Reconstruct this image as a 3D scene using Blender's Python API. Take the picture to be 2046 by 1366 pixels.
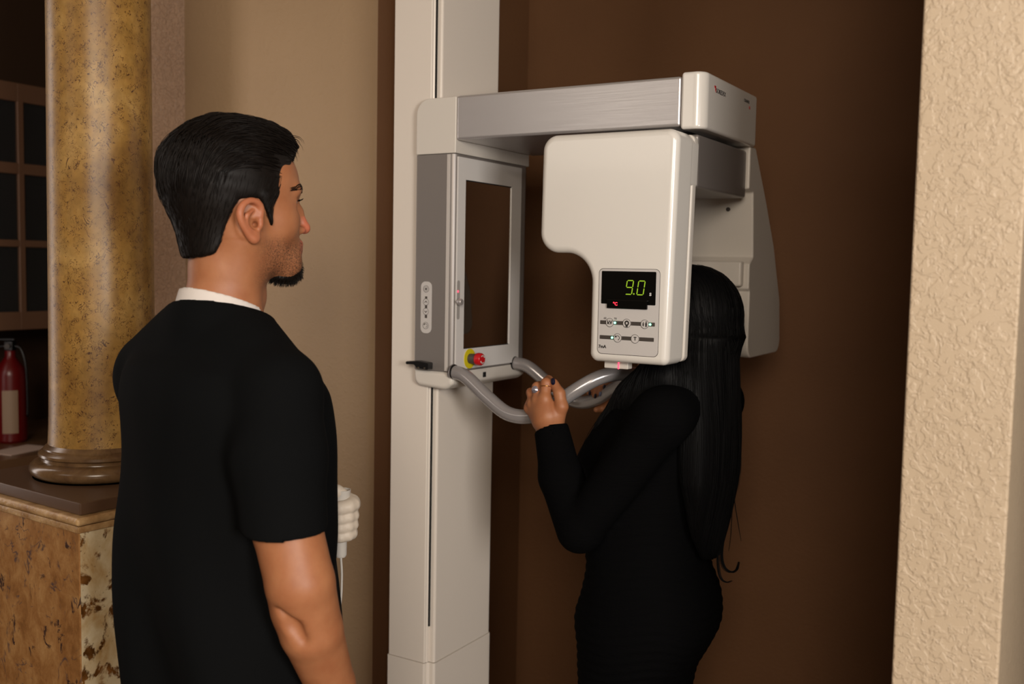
import bpy, bmesh, math, random
import numpy as np
from mathutils import Vector, Matrix
random.seed(7); np.random.seed(7)
S = bpy.context.scene
C = S.collection
for o in list(bpy.data.objects): bpy.data.objects.remove(o)

# ---------------------------------------------------------------- camera
FPX, W_, H_ = 2000.0, 2046.0, 1366.0
CAMZ = 1.57
PITCH, ROLL = math.radians(4.2), math.radians(1.08)
_F = Vector((0, math.cos(PITCH), -math.sin(PITCH)))
_r0 = Vector((1, 0, 0)); _u0 = Vector((0, math.sin(PITCH), math.cos(PITCH)))
_R = math.cos(ROLL)*_r0 + math.sin(ROLL)*_u0
_U = math.cos(ROLL)*_u0 - math.sin(ROLL)*_r0
CAM = Vector((0, 0, CAMZ))
cd = bpy.data.cameras.new('camera'); cam = bpy.data.objects.new('camera', cd); C.objects.link(cam)
cd.sensor_width = 36; cd.lens = FPX*36/W_; cd.clip_start = .05; cd.clip_end = 60
cam.matrix_world = Matrix(((_R.x, _U.x, -_F.x, 0), (_R.y, _U.y, -_F.y, 0), (_R.z, _U.z, -_F.z, CAMZ), (0, 0, 0, 1)))
cd.dof.use_dof = True; cd.dof.focus_distance = 1.85; cd.dof.aperture_fstop = 3.6
S.camera = cam

def P(px, py, Y):
    """the point of the room seen at a pixel at distance Y in front of the camera"""
    d = _F + _R*((px-W_/2)/FPX) + _U*((H_/2-py)/FPX)
    return CAM + d*(Y/d.y)

# ---------------------------------------------------------------- light and exposure
S.view_settings.view_transform = 'Standard'; S.view_settings.look = 'None'
S.view_settings.exposure = 0; S.view_settings.gamma = 1; S.view_settings.use_curve_mapping = False
wd = bpy.data.worlds.new('world'); S.world = wd; wd.use_nodes = True
wd.node_tree.nodes['Background'].inputs[0].default_value = (1.0, .72, .5, 1)
wd.node_tree.nodes['Background'].inputs[1].default_value = .05
def area(name, loc, target, size, power, col, sy=None):
    l = bpy.data.lights.new(name, 'AREA'); l.energy = power; l.color = col
    l.shape = 'RECTANGLE' if sy else 'SQUARE'; l.size = size
    if sy: l.size_y = sy
    o = bpy.data.objects.new(name, l); C.objects.link(o); o.location = loc
    o.rotation_euler = (Vector(target)-Vector(loc)).to_track_quat('-Z', 'Y').to_euler()
    return o
area('ceiling_panel_light', (-.2, -1.7, 2.45), (.0, 2.2, 1.1), 1.1, 68, (1, .87, .73))
area('side_room_light', (1.1, -1.0, 1.75), (-.1, 2.3, 1.1), .7, 50, (1, .94, .88))
area('rear_ceiling_light', (-2.6, .0, 2.55), (.1, 2.0, 1.7), .9, 5.5, (1, .88, .76))
area('left_room_light', (-2.0, 2.3, 1.65), (-.85, 2.1, 1.6), .22, 5, (1, .88, .82), 1.5)

# ---------------------------------------------------------------- machine / room axes
ANG = math.radians(-31)
A = Vector((math.cos(ANG), math.sin(ANG), 0)); B = Vector((-math.sin(ANG), math.cos(ANG), 0))
MO = Vector((-.13, 2.2, 0))
def onb(px, py, b):          # (a, z) of the pixel on the plane b
    d = _F + _R*((px-W_/2)/FPX) + _U*((H_/2-py)/FPX)
    t = (b - (CAM-MO).dot(B))/d.dot(B); p = CAM + d*t - MO
    return p.dot(A), p.z
def ona(px, py, a):          # (b, z) of the pixel on the plane a
    d = _F + _R*((px-W_/2)/FPX) + _U*((H_/2-py)/FPX)
    t = (a - (CAM-MO).dot(A))/d.dot(A); p = CAM + d*t - MO
    return p.dot(B), p.z

# ---------------------------------------------------------------- helpers
def lin(c): 
    return tuple(((v/255)/12.92 if v/255 <= .04045 else ((v/255+.055)/1.055)**2.4) for v in c)
def obj(name, me, mat=None, parent=None):
    wn = isinstance(me, bmesh.types.BMesh)
    if wn:
        m = bpy.data.meshes.new(name); me.to_mesh(m); me.free(); me = m
    o = bpy.data.objects.new(name, me); C.objects.link(o)
    if mat: 
        for mm in (mat if isinstance(mat, (list, tuple)) else [mat]): me.materials.append(mm)
    if parent: o.parent = parent
    if wn:
        w_ = o.modifiers.new('normals', 'WEIGHTED_NORMAL'); w_.keep_sharp = True; w_.weight = 80
    return o
def tag(o, label=None, cat=None, group=None, kind=None):
    if label: o['label'] = label
    if cat: o['category'] = cat
    if group: o['group'] = group
    if kind: o['kind'] = kind
    return o
def thing(name, label, cat, loc=(0, 0, 0), rotz=0, group=None):
    o = bpy.data.objects.new(name, None); C.objects.link(o); o.empty_display_size = .1
    o.location = loc; o.rotation_euler = (0, 0, rotz)
    return tag(o, label, cat, group)
def smooth(bm, ang=35):
    for f in bm.faces: f.smooth = True
    for e in bm.edges:
        if len(e.link_faces) == 2 and e.calc_face_angle(0) > math.radians(ang): e.smooth = False
    return bm
def box(x0, x1, y0, y1, z0, z1, bev=0, seg=3, bm=None):
    n = bmesh.new()
    vs = [n.verts.new((x, y, z)) for x in (x0, x1) for y in (y0, y1) for z in (z0, z1)]
    for f in ((0, 1, 3, 2), (4, 6, 7, 5), (0, 4, 5, 1), (2, 3, 7, 6), (0, 2, 6, 4), (1, 5, 7, 3)): n.faces.new([vs[i] for i in f])
    bmesh.ops.recalc_face_normals(n, faces=n.faces)
    if bev: bmesh.ops.bevel(n, geom=n.edges[:], offset=bev, segments=seg, profile=.5, affect='EDGES', clamp_overlap=True)
    return merge(bm, n)
def merge(bm, n):
    if bm is None: return smooth(n)
    smooth(n); m = bpy.data.meshes.new('tmp'); n.to_mesh(m); n.free(); bm.from_mesh(m); bpy.data.meshes.remove(m); return bm
def rounded(pts, rad, seg=6):
    """polygon with rounded corners; rad is a number or a list"""
    out = []; n = len(pts)
    for i in range(n):
        p = Vector(pts[i]); a = Vector(pts[i-1]); b = Vector(pts[(i+1) % n])
        r = rad[i] if isinstance(rad, (list, tuple)) else rad
        if r <= 0: out.append(tuple(p)); continue
        u = (a-p).normalized(); v = (b-p).normalized()
        ang = math.acos(max(-1, min(1, u.dot(v)))); d = min(r/math.tan(ang/2), (a-p).length*.49, (b-p).length*.49)
        rr = d*math.tan(ang/2); c = p + (u+v).normalized()*(rr/math.sin(ang/2))
        s = p+u*d-c; e = p+v*d-c
        a0 = math.atan2(s.y, s.x); a1 = math.atan2(e.y, e.x); da = (a1-a0+math.pi) % (2*math.pi)-math.pi
        for k in range(seg+1):
            t = a0+da*k/seg; out.append((c.x+rr*math.cos(t), c.y+rr*math.sin(t)))
    return out
def prism(pts, ax, d0, d1, bev=0, seg=3, bm=None):
    """outline of 2D points extruded along axis ax ('x': pts are (y,z); 'y': (x,z); 'z': (x,y))"""
    n = bmesh.new()
    def v3(p, d): return {'x': (d, p[0], p[1]), 'y': (p[0], d, p[1]), 'z': (p[0], p[1], d)}[ax]
    lo = [n.verts.new(v3(p, d0)) for p in pts]; hi = [n.verts.new(v3(p, d1)) for p in pts]
    n.faces.new(lo); n.faces.new(hi[::-1])
    for i in range(len(pts)): j = (i+1) % len(pts); n.faces.new((lo[i], hi[i], hi[j], lo[j]))
    bmesh.ops.recalc_face_normals(n, faces=n.faces)
    if bev:
        caps = [f for f in n.faces if len(f.verts) == len(pts)]
        es = {e for f in caps for e in f.edges}
        bmesh.ops.bevel(n, geom=list(es), offset=bev, segments=seg, profile=.5, affect='EDGES', clamp_overlap=True)
    return merge(bm, n)
def catmull(pts, n=8):
    pts = [Vector(p) for p in pts]; q = [pts[0]*2-pts[1]]+pts+[pts[-1]*2-pts[-2]]; out = []
    for i in range(1, len(q)-2):
        for k in range(n):
            t = k/n; a, b, c, d = q[i-1:i+3]
            out.append(.5*((2*b)+(c-a)*t+(2*a-5*b+4*c-d)*t*t+(3*b-a-3*c+d)*t**3))
    out.append(pts[-1]); return out
def tube(path, r, seg=16, bm=None, cap=True):
    """tube along a path; r a number or a list"""
    n = bmesh.new(); path = [Vector(p) for p in path]; rings = []
    up = None
    for i, p in enumerate(path):
        t = (path[min(i+1, len(path)-1)]-path[max(i-1, 0)]).normalized()
        if up is None: up = t.orthogonal().normalized()
        up = (up-t*up.dot(t)).normalized(); s = t.cross(up)
        rr = r[i] if isinstance(r, (list, tuple)) else r
        rings.append([n.verts.new(p+(up*math.cos(2*math.pi*k/seg)+s*math.sin(2*math.pi*k/seg))*rr) for k in range(seg)])
    for a, b in zip(rings, rings[1:]):
        for k in range(seg): j = (k+1) % seg; n.faces.new((a[k], a[j], b[j], b[k]))
    if cap: n.faces.new(rings[0][::-1]); n.faces.new(rings[-1])
    return merge(bm, n)
def lathe(prof, seg=48, bm=None, loc=(0, 0, 0), mtx=None):
    n = bmesh.new(); rings = []
    for r, z in prof:
        rings.append([n.verts.new((r*math.cos(2*math.pi*k/seg), r*math.sin(2*math.pi*k/seg), z)) for k in range(seg)] if r > 1e-6 else [n.verts.new((0, 0, z))])
    for a, b in zip(rings, rings[1:]):
        for k in range(seg):
            j = (k+1) % seg
            q = [a[k % len(a)], a[j % len(a)], b[j % len(b)], b[k % len(b)]]
            q = [v for i, v in enumerate(q) if v not in q[:i]]
            if len(q) > 2: n.faces.new(q)
    bmesh.ops.recalc_face_normals(n, faces=n.faces)
    if mtx is not None: bmesh.ops.transform(n, matrix=mtx, verts=n.verts)
    bmesh.ops.translate(n, vec=loc, verts=n.verts)
    return merge(bm, n)
def frame_mtx(o, x, y, z):
    return Matrix(((x[0], y[0], z[0], o[0]), (x[1], y[1], z[1], o[1]), (x[2], y[2], z[2], o[2]), (0, 0, 0, 1)))
def text(name, body, size, mtx, mat, parent, depth=.0002, align='CENTER', bold=0, shear=0):
    cu = bpy.data.curves.new(name, 'FONT'); cu.body = body; cu.size = size; cu.extrude = depth; cu.offset = bold
    cu.align_x = align; cu.align_y = 'CENTER'; cu.shear = shear; cu.resolution_u = 3
    t = bpy.data.objects.new('tmp', cu); C.objects.link(t)
    me = bpy.data.meshes.new_from_object(t.evaluated_get(bpy.context.evaluated_depsgraph_get()))
    bpy.data.objects.remove(t); bpy.data.curves.remove(cu)
    me.materials.clear(); me.transform(mtx)
    return obj(name, me, mat, parent)

# ---- materials
def mat(name, col, rough=.5, metal=0, spec=.5, coat=0, emis=None, estr=0, bump=None, alpha=None):
    m = bpy.data.materials.new(name); m.use_nodes = True; nt = m.node_tree; b = nt.nodes['Principled BSDF']
    b.inputs['Base Color'].default_value = (*col, 1); b.inputs['Roughness'].default_value = rough
    b.inputs['Metallic'].default_value = metal; b.inputs['Specular IOR Level'].default_value = spec
    b.inputs['Coat Weight'].default_value = coat; b.inputs['Coat Roughness'].default_value = .08
    if emis: b.inputs['Emission Color'].default_value = (*emis, 1); b.inputs['Emission Strength'].default_value = estr
    if bump: 
        sc, st, dist = bump; add_bump(m, noise(m, sc, 5), st, dist)
    return m
def nd(m, t, **kw):
    n = m.node_tree.nodes.new(t)
    for k, v in kw.items():
        if k in n.inputs: n.inputs[k].default_value = v
        else: setattr(n, k, v)
    return n
def lk(m, a, b): m.node_tree.links.new(a, b)
def coords(m, scale=(1, 1, 1), rot=(0, 0, 0)):
    t = nd(m, 'ShaderNodeTexCoord'); mp = nd(m, 'ShaderNodeMapping'); mp.inputs['Scale'].default_value = scale; mp.inputs['Rotation'].default_value = rot
    lk(m, t.outputs['Object'], mp.inputs['Vector']); return mp.outputs['Vector']
def noise(m, sc, det=3, rough=.5, dist=0, vec=None):
    n = nd(m, 'ShaderNodeTexNoise', Scale=sc, Detail=det, Roughness=rough, Distortion=dist)
    lk(m, vec if vec else coords(m), n.inputs['Vector']); return n.outputs['Fac']
def ramp(m, fac, stops, interp='LINEAR'):
    r = nd(m, 'ShaderNodeValToRGB'); cr = r.color_ramp; cr.interpolation = interp
    while len(cr.elements) < len(stops): cr.elements.new(.5)
    for e, (p, c) in zip(cr.elements, stops):
        e.position = p; e.color = (*c, 1) if len(c) == 3 else c
    lk(m, fac, r.inputs['Fac']); return r.outputs['Color']
def mix(m, fac, a, b, mode='MIX'):
    n = nd(m, 'ShaderNodeMix', data_type='RGBA', blend_type=mode)
    for s, v in ((n.inputs[0], fac), (n.inputs[6], a), (n.inputs[7], b)):
        if isinstance(v, (int, float)): s.default_value = v
        elif isinstance(v, tuple): s.default_value = (*v, 1) if len(v) == 3 else v
        else: lk(m, v, s)
    return n.outputs[2]
def bsdf(m): return m.node_tree.nodes['Principled BSDF']
def add_bump(m, h, st, dist):
    b = nd(m, 'ShaderNodeBump', Strength=st, Distance=dist); lk(m, h, b.inputs['Height'])
    old = bsdf(m).inputs['Normal'].links
    if old: lk(m, old[0].from_socket, b.inputs['Normal'])
    lk(m, b.outputs['Normal'], bsdf(m).inputs['Normal'])
G = lambda v: (v, v, v)
def knockdown(name, col, col2, scale, st, dist, rough=.6):
    m = mat(name, col, rough)
    n1 = noise(m, scale, 2, .5, .6); r1 = ramp(m, n1, [(.47, G(0)), (.53, G(1))])
    n2 = noise(m, scale*2.3, 2, .5, .8); r2 = ramp(m, n2, [(.53, G(0)), (.6, G(1))])
    h = mix(m, .55, r1, r2, 'MIX')
    add_bump(m, h, st, dist); add_bump(m, noise(m, scale*7, 4, .6), .25, .0012)
    lk(m, mix(m, ramp(m, noise(m, 2.5, 3), [(.3, G(0)), (.7, G(1))]), col, col2), bsdf(m).inputs['Base Color'])
    return m
# ================================================================= materials
tan_paint = knockdown('tan_wall_paint', lin((176, 148, 114)), lin((168, 141, 108)), 40, .25, .002, .5)
strip_paint = knockdown('glossy_tan_paint', lin((196, 164, 136)), lin((186, 154, 128)), 75, .65, .006, .22)
cream_paint = knockdown('cream_textured_paint', lin((190, 170, 144)), lin((184, 164, 138)), 50, .42, .005, .5)
brown_paint = knockdown('brown_wall_paint', lin((116, 79, 47)), lin((107, 72, 42)), 60, .2, .002, .75)
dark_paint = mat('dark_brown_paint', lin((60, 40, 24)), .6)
floor_mat = mat('floor_tile', lin((120, 98, 76)), .4)
lk(floor_mat, ramp(floor_mat, noise(floor_mat, 6, 5), [(.3, lin((104, 84, 64))), (.7, lin((134, 110, 86)))]), bsdf(floor_mat).inputs['Base Color'])
ceil_mat = mat('ceiling_paint', lin((190, 176, 156)), .8, bump=(90, .3, .002))

# ================================================================= the setting (a, b axes of the alcove)
def struct(name, bm, m):
    o = obj(name, bm, m); o.location = MO; o.rotation_euler = (0, 0, ANG); o['kind'] = 'structure'; return o
WB, AL, AR, BB, PF = .197, -.35, 1.007, .90, -.386
# beige wall facing the room, rounded at the alcove corner
pl = rounded([(-1.081, WB), (AL, WB), (AL, BB+.12), (AL-.12, BB+.12), (AL-.12, WB+.12), (-1.081, WB+.12)], [0, .055, 0, 0, 0, 0], 14)
w = prism(pl, 'z', 0, 2.75)
o = struct('wall_left', w, [tan_paint, brown_paint])
for f in o.data.polygons:                                   # alcove return is brown paint; on the curve the brown stands in for shade
    c = f.center
    if c.x > AL-.03 and c.y > WB+.006: f.material_index = 1
struct('wall_back', box(AL, AR+.133, BB, BB+.12, 0, 2.75), brown_paint)
o = struct('wall_right', prism(rounded([(AR, PF), (AR+.133, PF), (AR+.133, BB), (AR, BB)], [.004, .004, 0, 0], 3), 'z', 0, 2.75), [cream_paint, brown_paint])
for f in o.data.polygons:
    if f.normal.x < -.9: f.material_index = 1
struct('wall_side', box(-1.20, -1.081, -.10, WB+.12, 0, 2.75, .003, 1), strip_paint)
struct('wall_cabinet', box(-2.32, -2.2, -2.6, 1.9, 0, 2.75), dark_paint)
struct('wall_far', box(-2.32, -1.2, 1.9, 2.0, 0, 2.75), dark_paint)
fl = box(-4.5, 2.5, -5, 2.6, -.1, 0); struct('floor', fl, floor_mat)
struct('ceiling', box(-4.5, 2.5, -5, 2.6, 2.75, 2.85), ceil_mat)

# ================================================================= panoramic x-ray machine
white = mat('white_lacquer', lin((226, 222, 215)), .22, coat=.4)
white2 = mat('white_plastic', lin((214, 208, 199)), .32)
colmat = mat('column_white', lin((226, 217, 206)), .3)
grey = mat('grey_metallic_paint', lin((136, 130, 126)), .38, metal=.35, bump=(900, .05, .0005))
silver = mat('silver_panel', lin((212, 209, 206)), .38)
alu = mat('brushed_aluminium', lin((208, 205, 206)), .36, metal=.7)
vec = coords(alu, (3, 60, 400)); nz = noise(alu, 3, 4, .6, 0, vec)
lk(alu, ramp(alu, nz, [(.3, G(.28)), (.7, G(.38))]), bsdf(alu).inputs['Roughness']); add_bump(alu, nz, .04, .0005)
dgrey = mat('dark_grey_plastic', lin((70, 64, 60)), .4)
black = mat('black_plastic', lin((14, 14, 15)), .3)
gap = mat('black_gap', lin((6, 6, 6)), .8)
mirror = mat('mirror_glass', (.62, .60, .57), .02, metal=1)
redp = mat('red_plastic', lin((190, 22, 30)), .3)
yel = mat('yellow_label', lin((206, 190, 20)), .5)
red_led = mat('red_light', lin((255, 40, 60)), .5, emis=(1, .05, .1), estr=3)
grn_led = mat('green_light', lin((120, 255, 190)), .5, emis=(.2, 1, .55), estr=4)
seg_mat = mat('green_digits', lin((120, 150, 20)), .5, emis=(.36, .62, .03), estr=.5)
ink = mat('dark_ink', lin((40, 36, 34)), .6)
rimm = mat('light_rim', lin((196, 190, 184)), .4)
padm = mat('grey_keypad_foil', lin((196, 192, 189)), .5)
screen = mat('black_glass', lin((8, 8, 7)), .12)
tubem = mat('grey_tube_paint', lin((150, 146, 146)), .2, metal=.25, coat=.5)
chrome = mat('polished_metal', (.7, .7, .68), .15, metal=1)

M = thing('x_ray_machine', 'tall white and grey panoramic dental x-ray machine with lit control panel reading 9.0', 'x-ray machine', MO, ANG)
VX, VY = Vector((1, 0, 0)), Vector((0, 1, 0)); VZ = Vector((0, 0, 1))
def fb(a, z, b): return frame_mtx((a, b, z), VX, VZ, -VY)      # frame for marks on faces towards -b
def fa(b, z, a): return frame_mtx((a, b, z), VY, VZ, VX)       # on faces towards +a

# ---- column
cb0, cb1, ca0, ca1 = .018, .272, -.185, -.062
SL = 1.9   # slot runs at the corner
ch = .018
_, zs = onb(850, 1253, cb0)
_, zseam = onb(810, 1315, cb0)
pts = [(ca0, cb0), (ca1-ch, cb0), (ca1-ch, cb0+.006), (ca1-ch+.003, cb0+.008), (ca1-ch+.003, cb0+.014), (ca1, cb0+.014), (ca1, cb1), (ca0, cb1)]
pts = rounded(pts, [.003, .004, 0, 0, 0, .006, .006, .003], 3)
col = obj('column', prism(pts, 'z', zseam+.001, 2.7), colmat, M)
obj('column_slot', box(ca1-ch+.0018, ca1-ch+.0058, cb0+.009, cb0+.013, zs, 2.69), gap, col)
pts2 = rounded([(ca0-.002, cb0-.002), (ca1-ch+.001, cb0-.002), (ca1-ch+.001, cb0+.008), (ca1-ch+.006, cb0+.012), (ca1+.002, cb0+.012), (ca1+.002, cb1+.002), (ca0-.002, cb1+.002)], [.003, .004, 0, 0, .006, .006, .003], 3)
obj('column_base', prism(pts2, 'z', .02, zseam-.0005), colmat, M)
obj('floor_plate', box(ca0-.03, ca1+.08, cb0-.05, cb1+.05, 0, .021, .004, 2), dgrey, M)

# ---- carriage cabinet
K0, K1 = 0.0, .317; KA = -.106
_, z1 = onb(880, 308, 0); _, z0 = onb(880, 741, 0)
_, ztop = onb(880, 195, 0); _, zbot = onb(870, 776, 0)
sec = rounded([(KA, K0), (0, K0), (0, K1), (KA, K1)], [.004, .018, .018, .004], 8)
cab = obj('carriage', prism(sec, 'z', z0, z1), grey, M)
obj('corner_strip', prism(rounded([(-.022, -.0012), (-.0135, -.0022), (-.0135, .002), (-.022, .002)], .0008, 2), 'z', z0+.001, z1-.001), rimm, cab)
# top cover with the rounded back corner
_, zt2 = onb(913, 190, 0)
tc = rounded([(KA, z1+.0012), (.0, z1+.0012), (.0, ztop), (KA, ztop)], [.002, .002, .002, .034], 8)
top = obj('top_cover', prism(tc, 'y', K0-.001, K1+.001, .004, 3), white2, M)
# bottom cover
bc = rounded([(KA, z0-.001), (KA, zbot+.004), (-.02, zbot-.002), (.0, zbot+.012), (.002, z0-.001)], [0, .025, .03, .012, 0], 6)
obj('bottom_cover', prism(bc, 'y', K0-.002, K1+.002, .01, 4), white2, M)
# front frame, mirror
fz0, fz1 = z0+.004, z1-.006
b_l, b_r = .006, K1-.040
mb0, mzt = ona(931, 359, .004); mb1, mzb = ona(1017, 690, .004)
_, mzt2 = ona(931, 359, .004); _, mzb2 = ona(927, 697, .004)
mzt, mzb = mzt2, mzb2
fr = bmesh.new()
box(0, .004, b_l, mb0, fz0, fz1, 0, 1, fr); box(0, .004, mb1, b_r, fz0, fz1, 0, 1, fr)
box(0, .004, mb0, mb1, mzt, fz1, 0, 1, fr); box(0, .004, mb0, mb1, fz0, mzb, 0, 1, fr)
front = obj('front_panel', fr, silver, cab)
obj('mirror', box(0, .0018, mb0, mb1, mzb, mzt), mirror, cab)
mf = bmesh.new()
box(.0015, .0026, mb0, mb0+.0022, mzb, mzt, 0, 1, mf); box(.0015, .0026, mb0, mb1, mzt-.0022, mzt, 0, 1, mf); box(.0015, .0026, mb0, mb1, mzb, mzb+.0015, 0, 1, mf)
obj('mirror_gasket', mf, gap, cab)
# slider with red light
sb, szt = ona(916, 560, .004); _, szb = ona(914, 638, .004)
obj('slider_track', prism(rounded([(sb-.0055, szb), (sb+.0055, szb), (sb+.0055, szt), (sb-.0055, szt)], .005, 4), 'x', .003, .0046), mat('track_grey', lin((160, 156, 152)), .5), cab)
kb, kz = ona(916, 603, .01)
obj('slider_knob', lathe([(0, 0), (.003, 0), (.003, .006), (.0068, .006), (.0075, .008), (.0075, .013), (.006, .0155), (0, .016)], 20, mtx=frame_mtx((.004, kb, kz), VY, VZ, VX)), alu, cab)
lb, lz = ona(915, 582, .0046)
obj('positioning_light', lathe([(0, .001), (.0022, .0008), (.0024, 0)], 12, mtx=frame_mtx((.0046, lb, lz), VY, VZ, VX)), red_led, cab)
# emergency stop
eb, ez = ona(938, 716, .004)
st = obj('emergency_stop', lathe([(0, 0), (.0225, 0), (.0225, .0015), (0, .0015)], 32, mtx=frame_mtx((.004, eb, ez), VY, VZ, VX)), yel, cab)
st['label'] = 'red emergency stop button on yellow disc'
obj('button_collar', lathe([(.0, .001), (.0115, .001), (.0115, .018), (.009, .02), (0, .02)], 24, mtx=frame_mtx((.004, eb, ez), VY, VZ, VX)), dgrey, st)
obj('button_cap', lathe([(.008, .018), (.0135, .02), (.0145, .024), (.0142, .031), (.012, .0345), (0, .0355)], 28, mtx=frame_mtx((.004, eb, ez), VY, VZ, VX)), redp, st)
am = bmesh.new()
for s in (0, math.pi):
    tube([(.0395, eb+.0085*math.cos(t+s), ez+.0085*math.sin(t+s)) for t in np.linspace(.4, 2.3, 8)], [.0013]*7+[.0003], 6, am)
obj('arrow_mark', am, rimm, st)
# keypad on the grey side
kx0, kzt = onb(842, 562, 0); kx1, kzb = onb(862, 666, 0)
kp = obj('keypad', prism(rounded([(kx0, kzb), (kx1, kzb), (kx1, kzt), (kx0, kzt)], .0115, 6), 'y', -.0012, .001), padm, cab)
kc = (kx0+kx1)/2
def ring(bm, c, r, w, fr_, seg=28, t0=0, t1=2*math.pi):
    n = bmesh.new(); vs = []
    closed = abs(t1-t0-2*math.pi) < 1e-6
    for k in range(seg if closed else seg+1):
        t = t0+(t1-t0)*k/seg
        vs.append((n.verts.new((c[0]+(r-w)*math.cos(t), c[1]+(r-w)*math.sin(t), 0)), n.verts.new((c[0]+r*math.cos(t), c[1]+r*math.sin(t), 0))))
    m_ = len(vs)
    for k in range(m_ if closed else m_-1):
        a, b = vs[k], vs[(k+1) % m_]; n.faces.new((a[0], a[1], b[1], b[0]))
    bmesh.ops.transform(n, matrix=fr_, verts=n.verts)
    return merge(bm, n)
def disc(bm, c, r, fr_, seg=28, h=.0006):
    return lathe([(0, 0), (r, 0), (r, h), (0, h)], seg, bm, mtx=fr_ @ Matrix.Translation((c[0], c[1], 0)))
def flat(bm, pts, fr_, h=.0004):
    n = bmesh.new(); lo = [n.verts.new((x, y, 0)) for x, y in pts]; hi = [n.verts.new((x, y, h)) for x, y in pts]
    n.faces.new(lo[::-1]); n.faces.new(hi)
    for i in range(len(pts)): j = (i+1) % len(pts); n.faces.new((lo[i], lo[j], hi[j], hi[i]))
    bmesh.ops.recalc_face_normals(n, faces=n.faces)
    bmesh.ops.transform(n, matrix=fr_, verts=n.verts); return merge(bm, n)
fk = fb(0, 0, -.0014)
marks = bmesh.new(); disks = bmesh.new()
for py, kind in ((577, 's'), (603, 'u'), (622, 'd'), (650, 'r')):
    z = onb(852, py, 0)[1]
    disc(disks, (kc, z), .0078, fk); ring(marks, (kc, z), .0078, .0008, fb(0, 0, -.0022))
    f2 = fb(0, 0, -.0022)
    if kind == 'u': flat(marks, [(kc-.004, z-.001), (kc, z+.003), (kc+.004, z-.001), (kc+.003, z-.0018), (kc, z+.0012), (kc-.003, z-.0018)], f2)
    if kind == 'd': flat(marks, [(kc-.004, z+.001), (kc-.003, z+.0018), (kc, z-.0012), (kc+.003, z+.0018), (kc+.004, z+.001), (kc, z-.003)], f2)
    if kind == 'r': ring(marks, (kc, z), .0045, .001, f2, 20, -1.6, 2.4); flat(marks, [(kc-.006, z+.002), (kc-.002, z+.0055), (kc-.002, z+.001)], f2)
    if kind == 's':
        flat(marks, [(kc-.0022, z-.002), (kc+.0022, z-.002), (kc+.0022, z+.002), (kc-.0022, z+.002)], f2)
        for q in range(8): 
            t = q*math.pi/4; flat(marks, [(kc+.0036*math.cos(t-.1), z+.0036*math.sin(t-.1)), (kc+.0054*math.cos(t-.1), z+.0054*math.sin(t-.1)), (kc+.0054*math.cos(t+.1), z+.0054*math.sin(t+.1)), (kc+.0036*math.cos(t+.1), z+.0036*math.sin(t+.1))], f2)
for py in (595, 612, 632):
    z = onb(852, py, 0)[1]; flat(marks, [(kc-.003, z-.0035), (kc+.003, z-.0035), (kc+.003, z+.0035), (kc-.003, z+.0035)], fb(0, 0, -.0013), .0002)
obj('key', disks, padm, kp); obj('key_symbols', marks, dgrey, kp)
# black lever under the keypad
la, lz = onb(860, 728, -.01)
lv = bmesh.new()
prism(rounded([(la-.062, lz+.004), (la-.03, lz+.007), (la, lz+.004), (la, lz-.012), (la-.03, lz-.010), (la-.04, lz-.002), (la-.062, lz-.003)], [.003, .004, .003, .003, .003, .004, .003], 3), 'y', -.02, 0.0, .002, 2, lv)
lev = obj('clamp_lever', lv, black, cab)
obj('lever_screw', disc(None, (la-.009, lz-.008), .0022, fb(0, 0, -.0202)), chrome, lev)
obj('lever_screw', disc(None, (la-.026, lz-.008), .0022, fb(0, 0, -.0202)), chrome, lev)
hb, hz = ona(969, 748, .004)
obj('key_socket', box(.002, .0035, hb-.006, hb+.006, hz-.006, hz+.006, .0005, 1), gap, cab)

# ---- overhead arm
aE, _ = onb(1361, 200, 0)
_, az1 = onb(1140, 171, 0); _, az0 = onb(1140, 266, 0)
AW = .33
arm = obj('overhead_arm', box(.001, aE, -.0015, AW, az0, az1, .006, 3), alu, M)
aend = .566
cap = bmesh.new()
cp = rounded([(aE+.0015, -.006), (aend, -.006), (aend, AW-.004), (aE+.0015, AW-.004)], [.006, .045, .03, .006], 12)
prism(cp, 'z', az0-.006, az1+.006, .012, 5, cap)
ec = obj('arm_end_cover', cap, white, M)
tb, tz = ona(1427, 175, aend)
text('brand_lettering', 'SOREDEX', .0125, fa(tb+.038, tz-.004, aend+.0004), ink, ec)
lg = bmesh.new()
flat(lg, [(tb, tz+.004), (tb+.009, tz+.004), (tb+.009, tz-.008), (tb+.0055, tz-.004), (tb+.005, tz-.000), (tb+.002, tz-.000)], fa(0, 0, aend+.0004))
obj('brand_mark', lg, redp, ec)
tb2, tz2 = ona(1493, 203, aend)
text('model_lettering', 'CRANEX', .009, fa(tb2-.004, tz2, aend+.0004), ink, ec)
text('model_lettering', 'N', .010, fa(tb2+.016, tz2-.011, aend+.0004), redp, ec)

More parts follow.
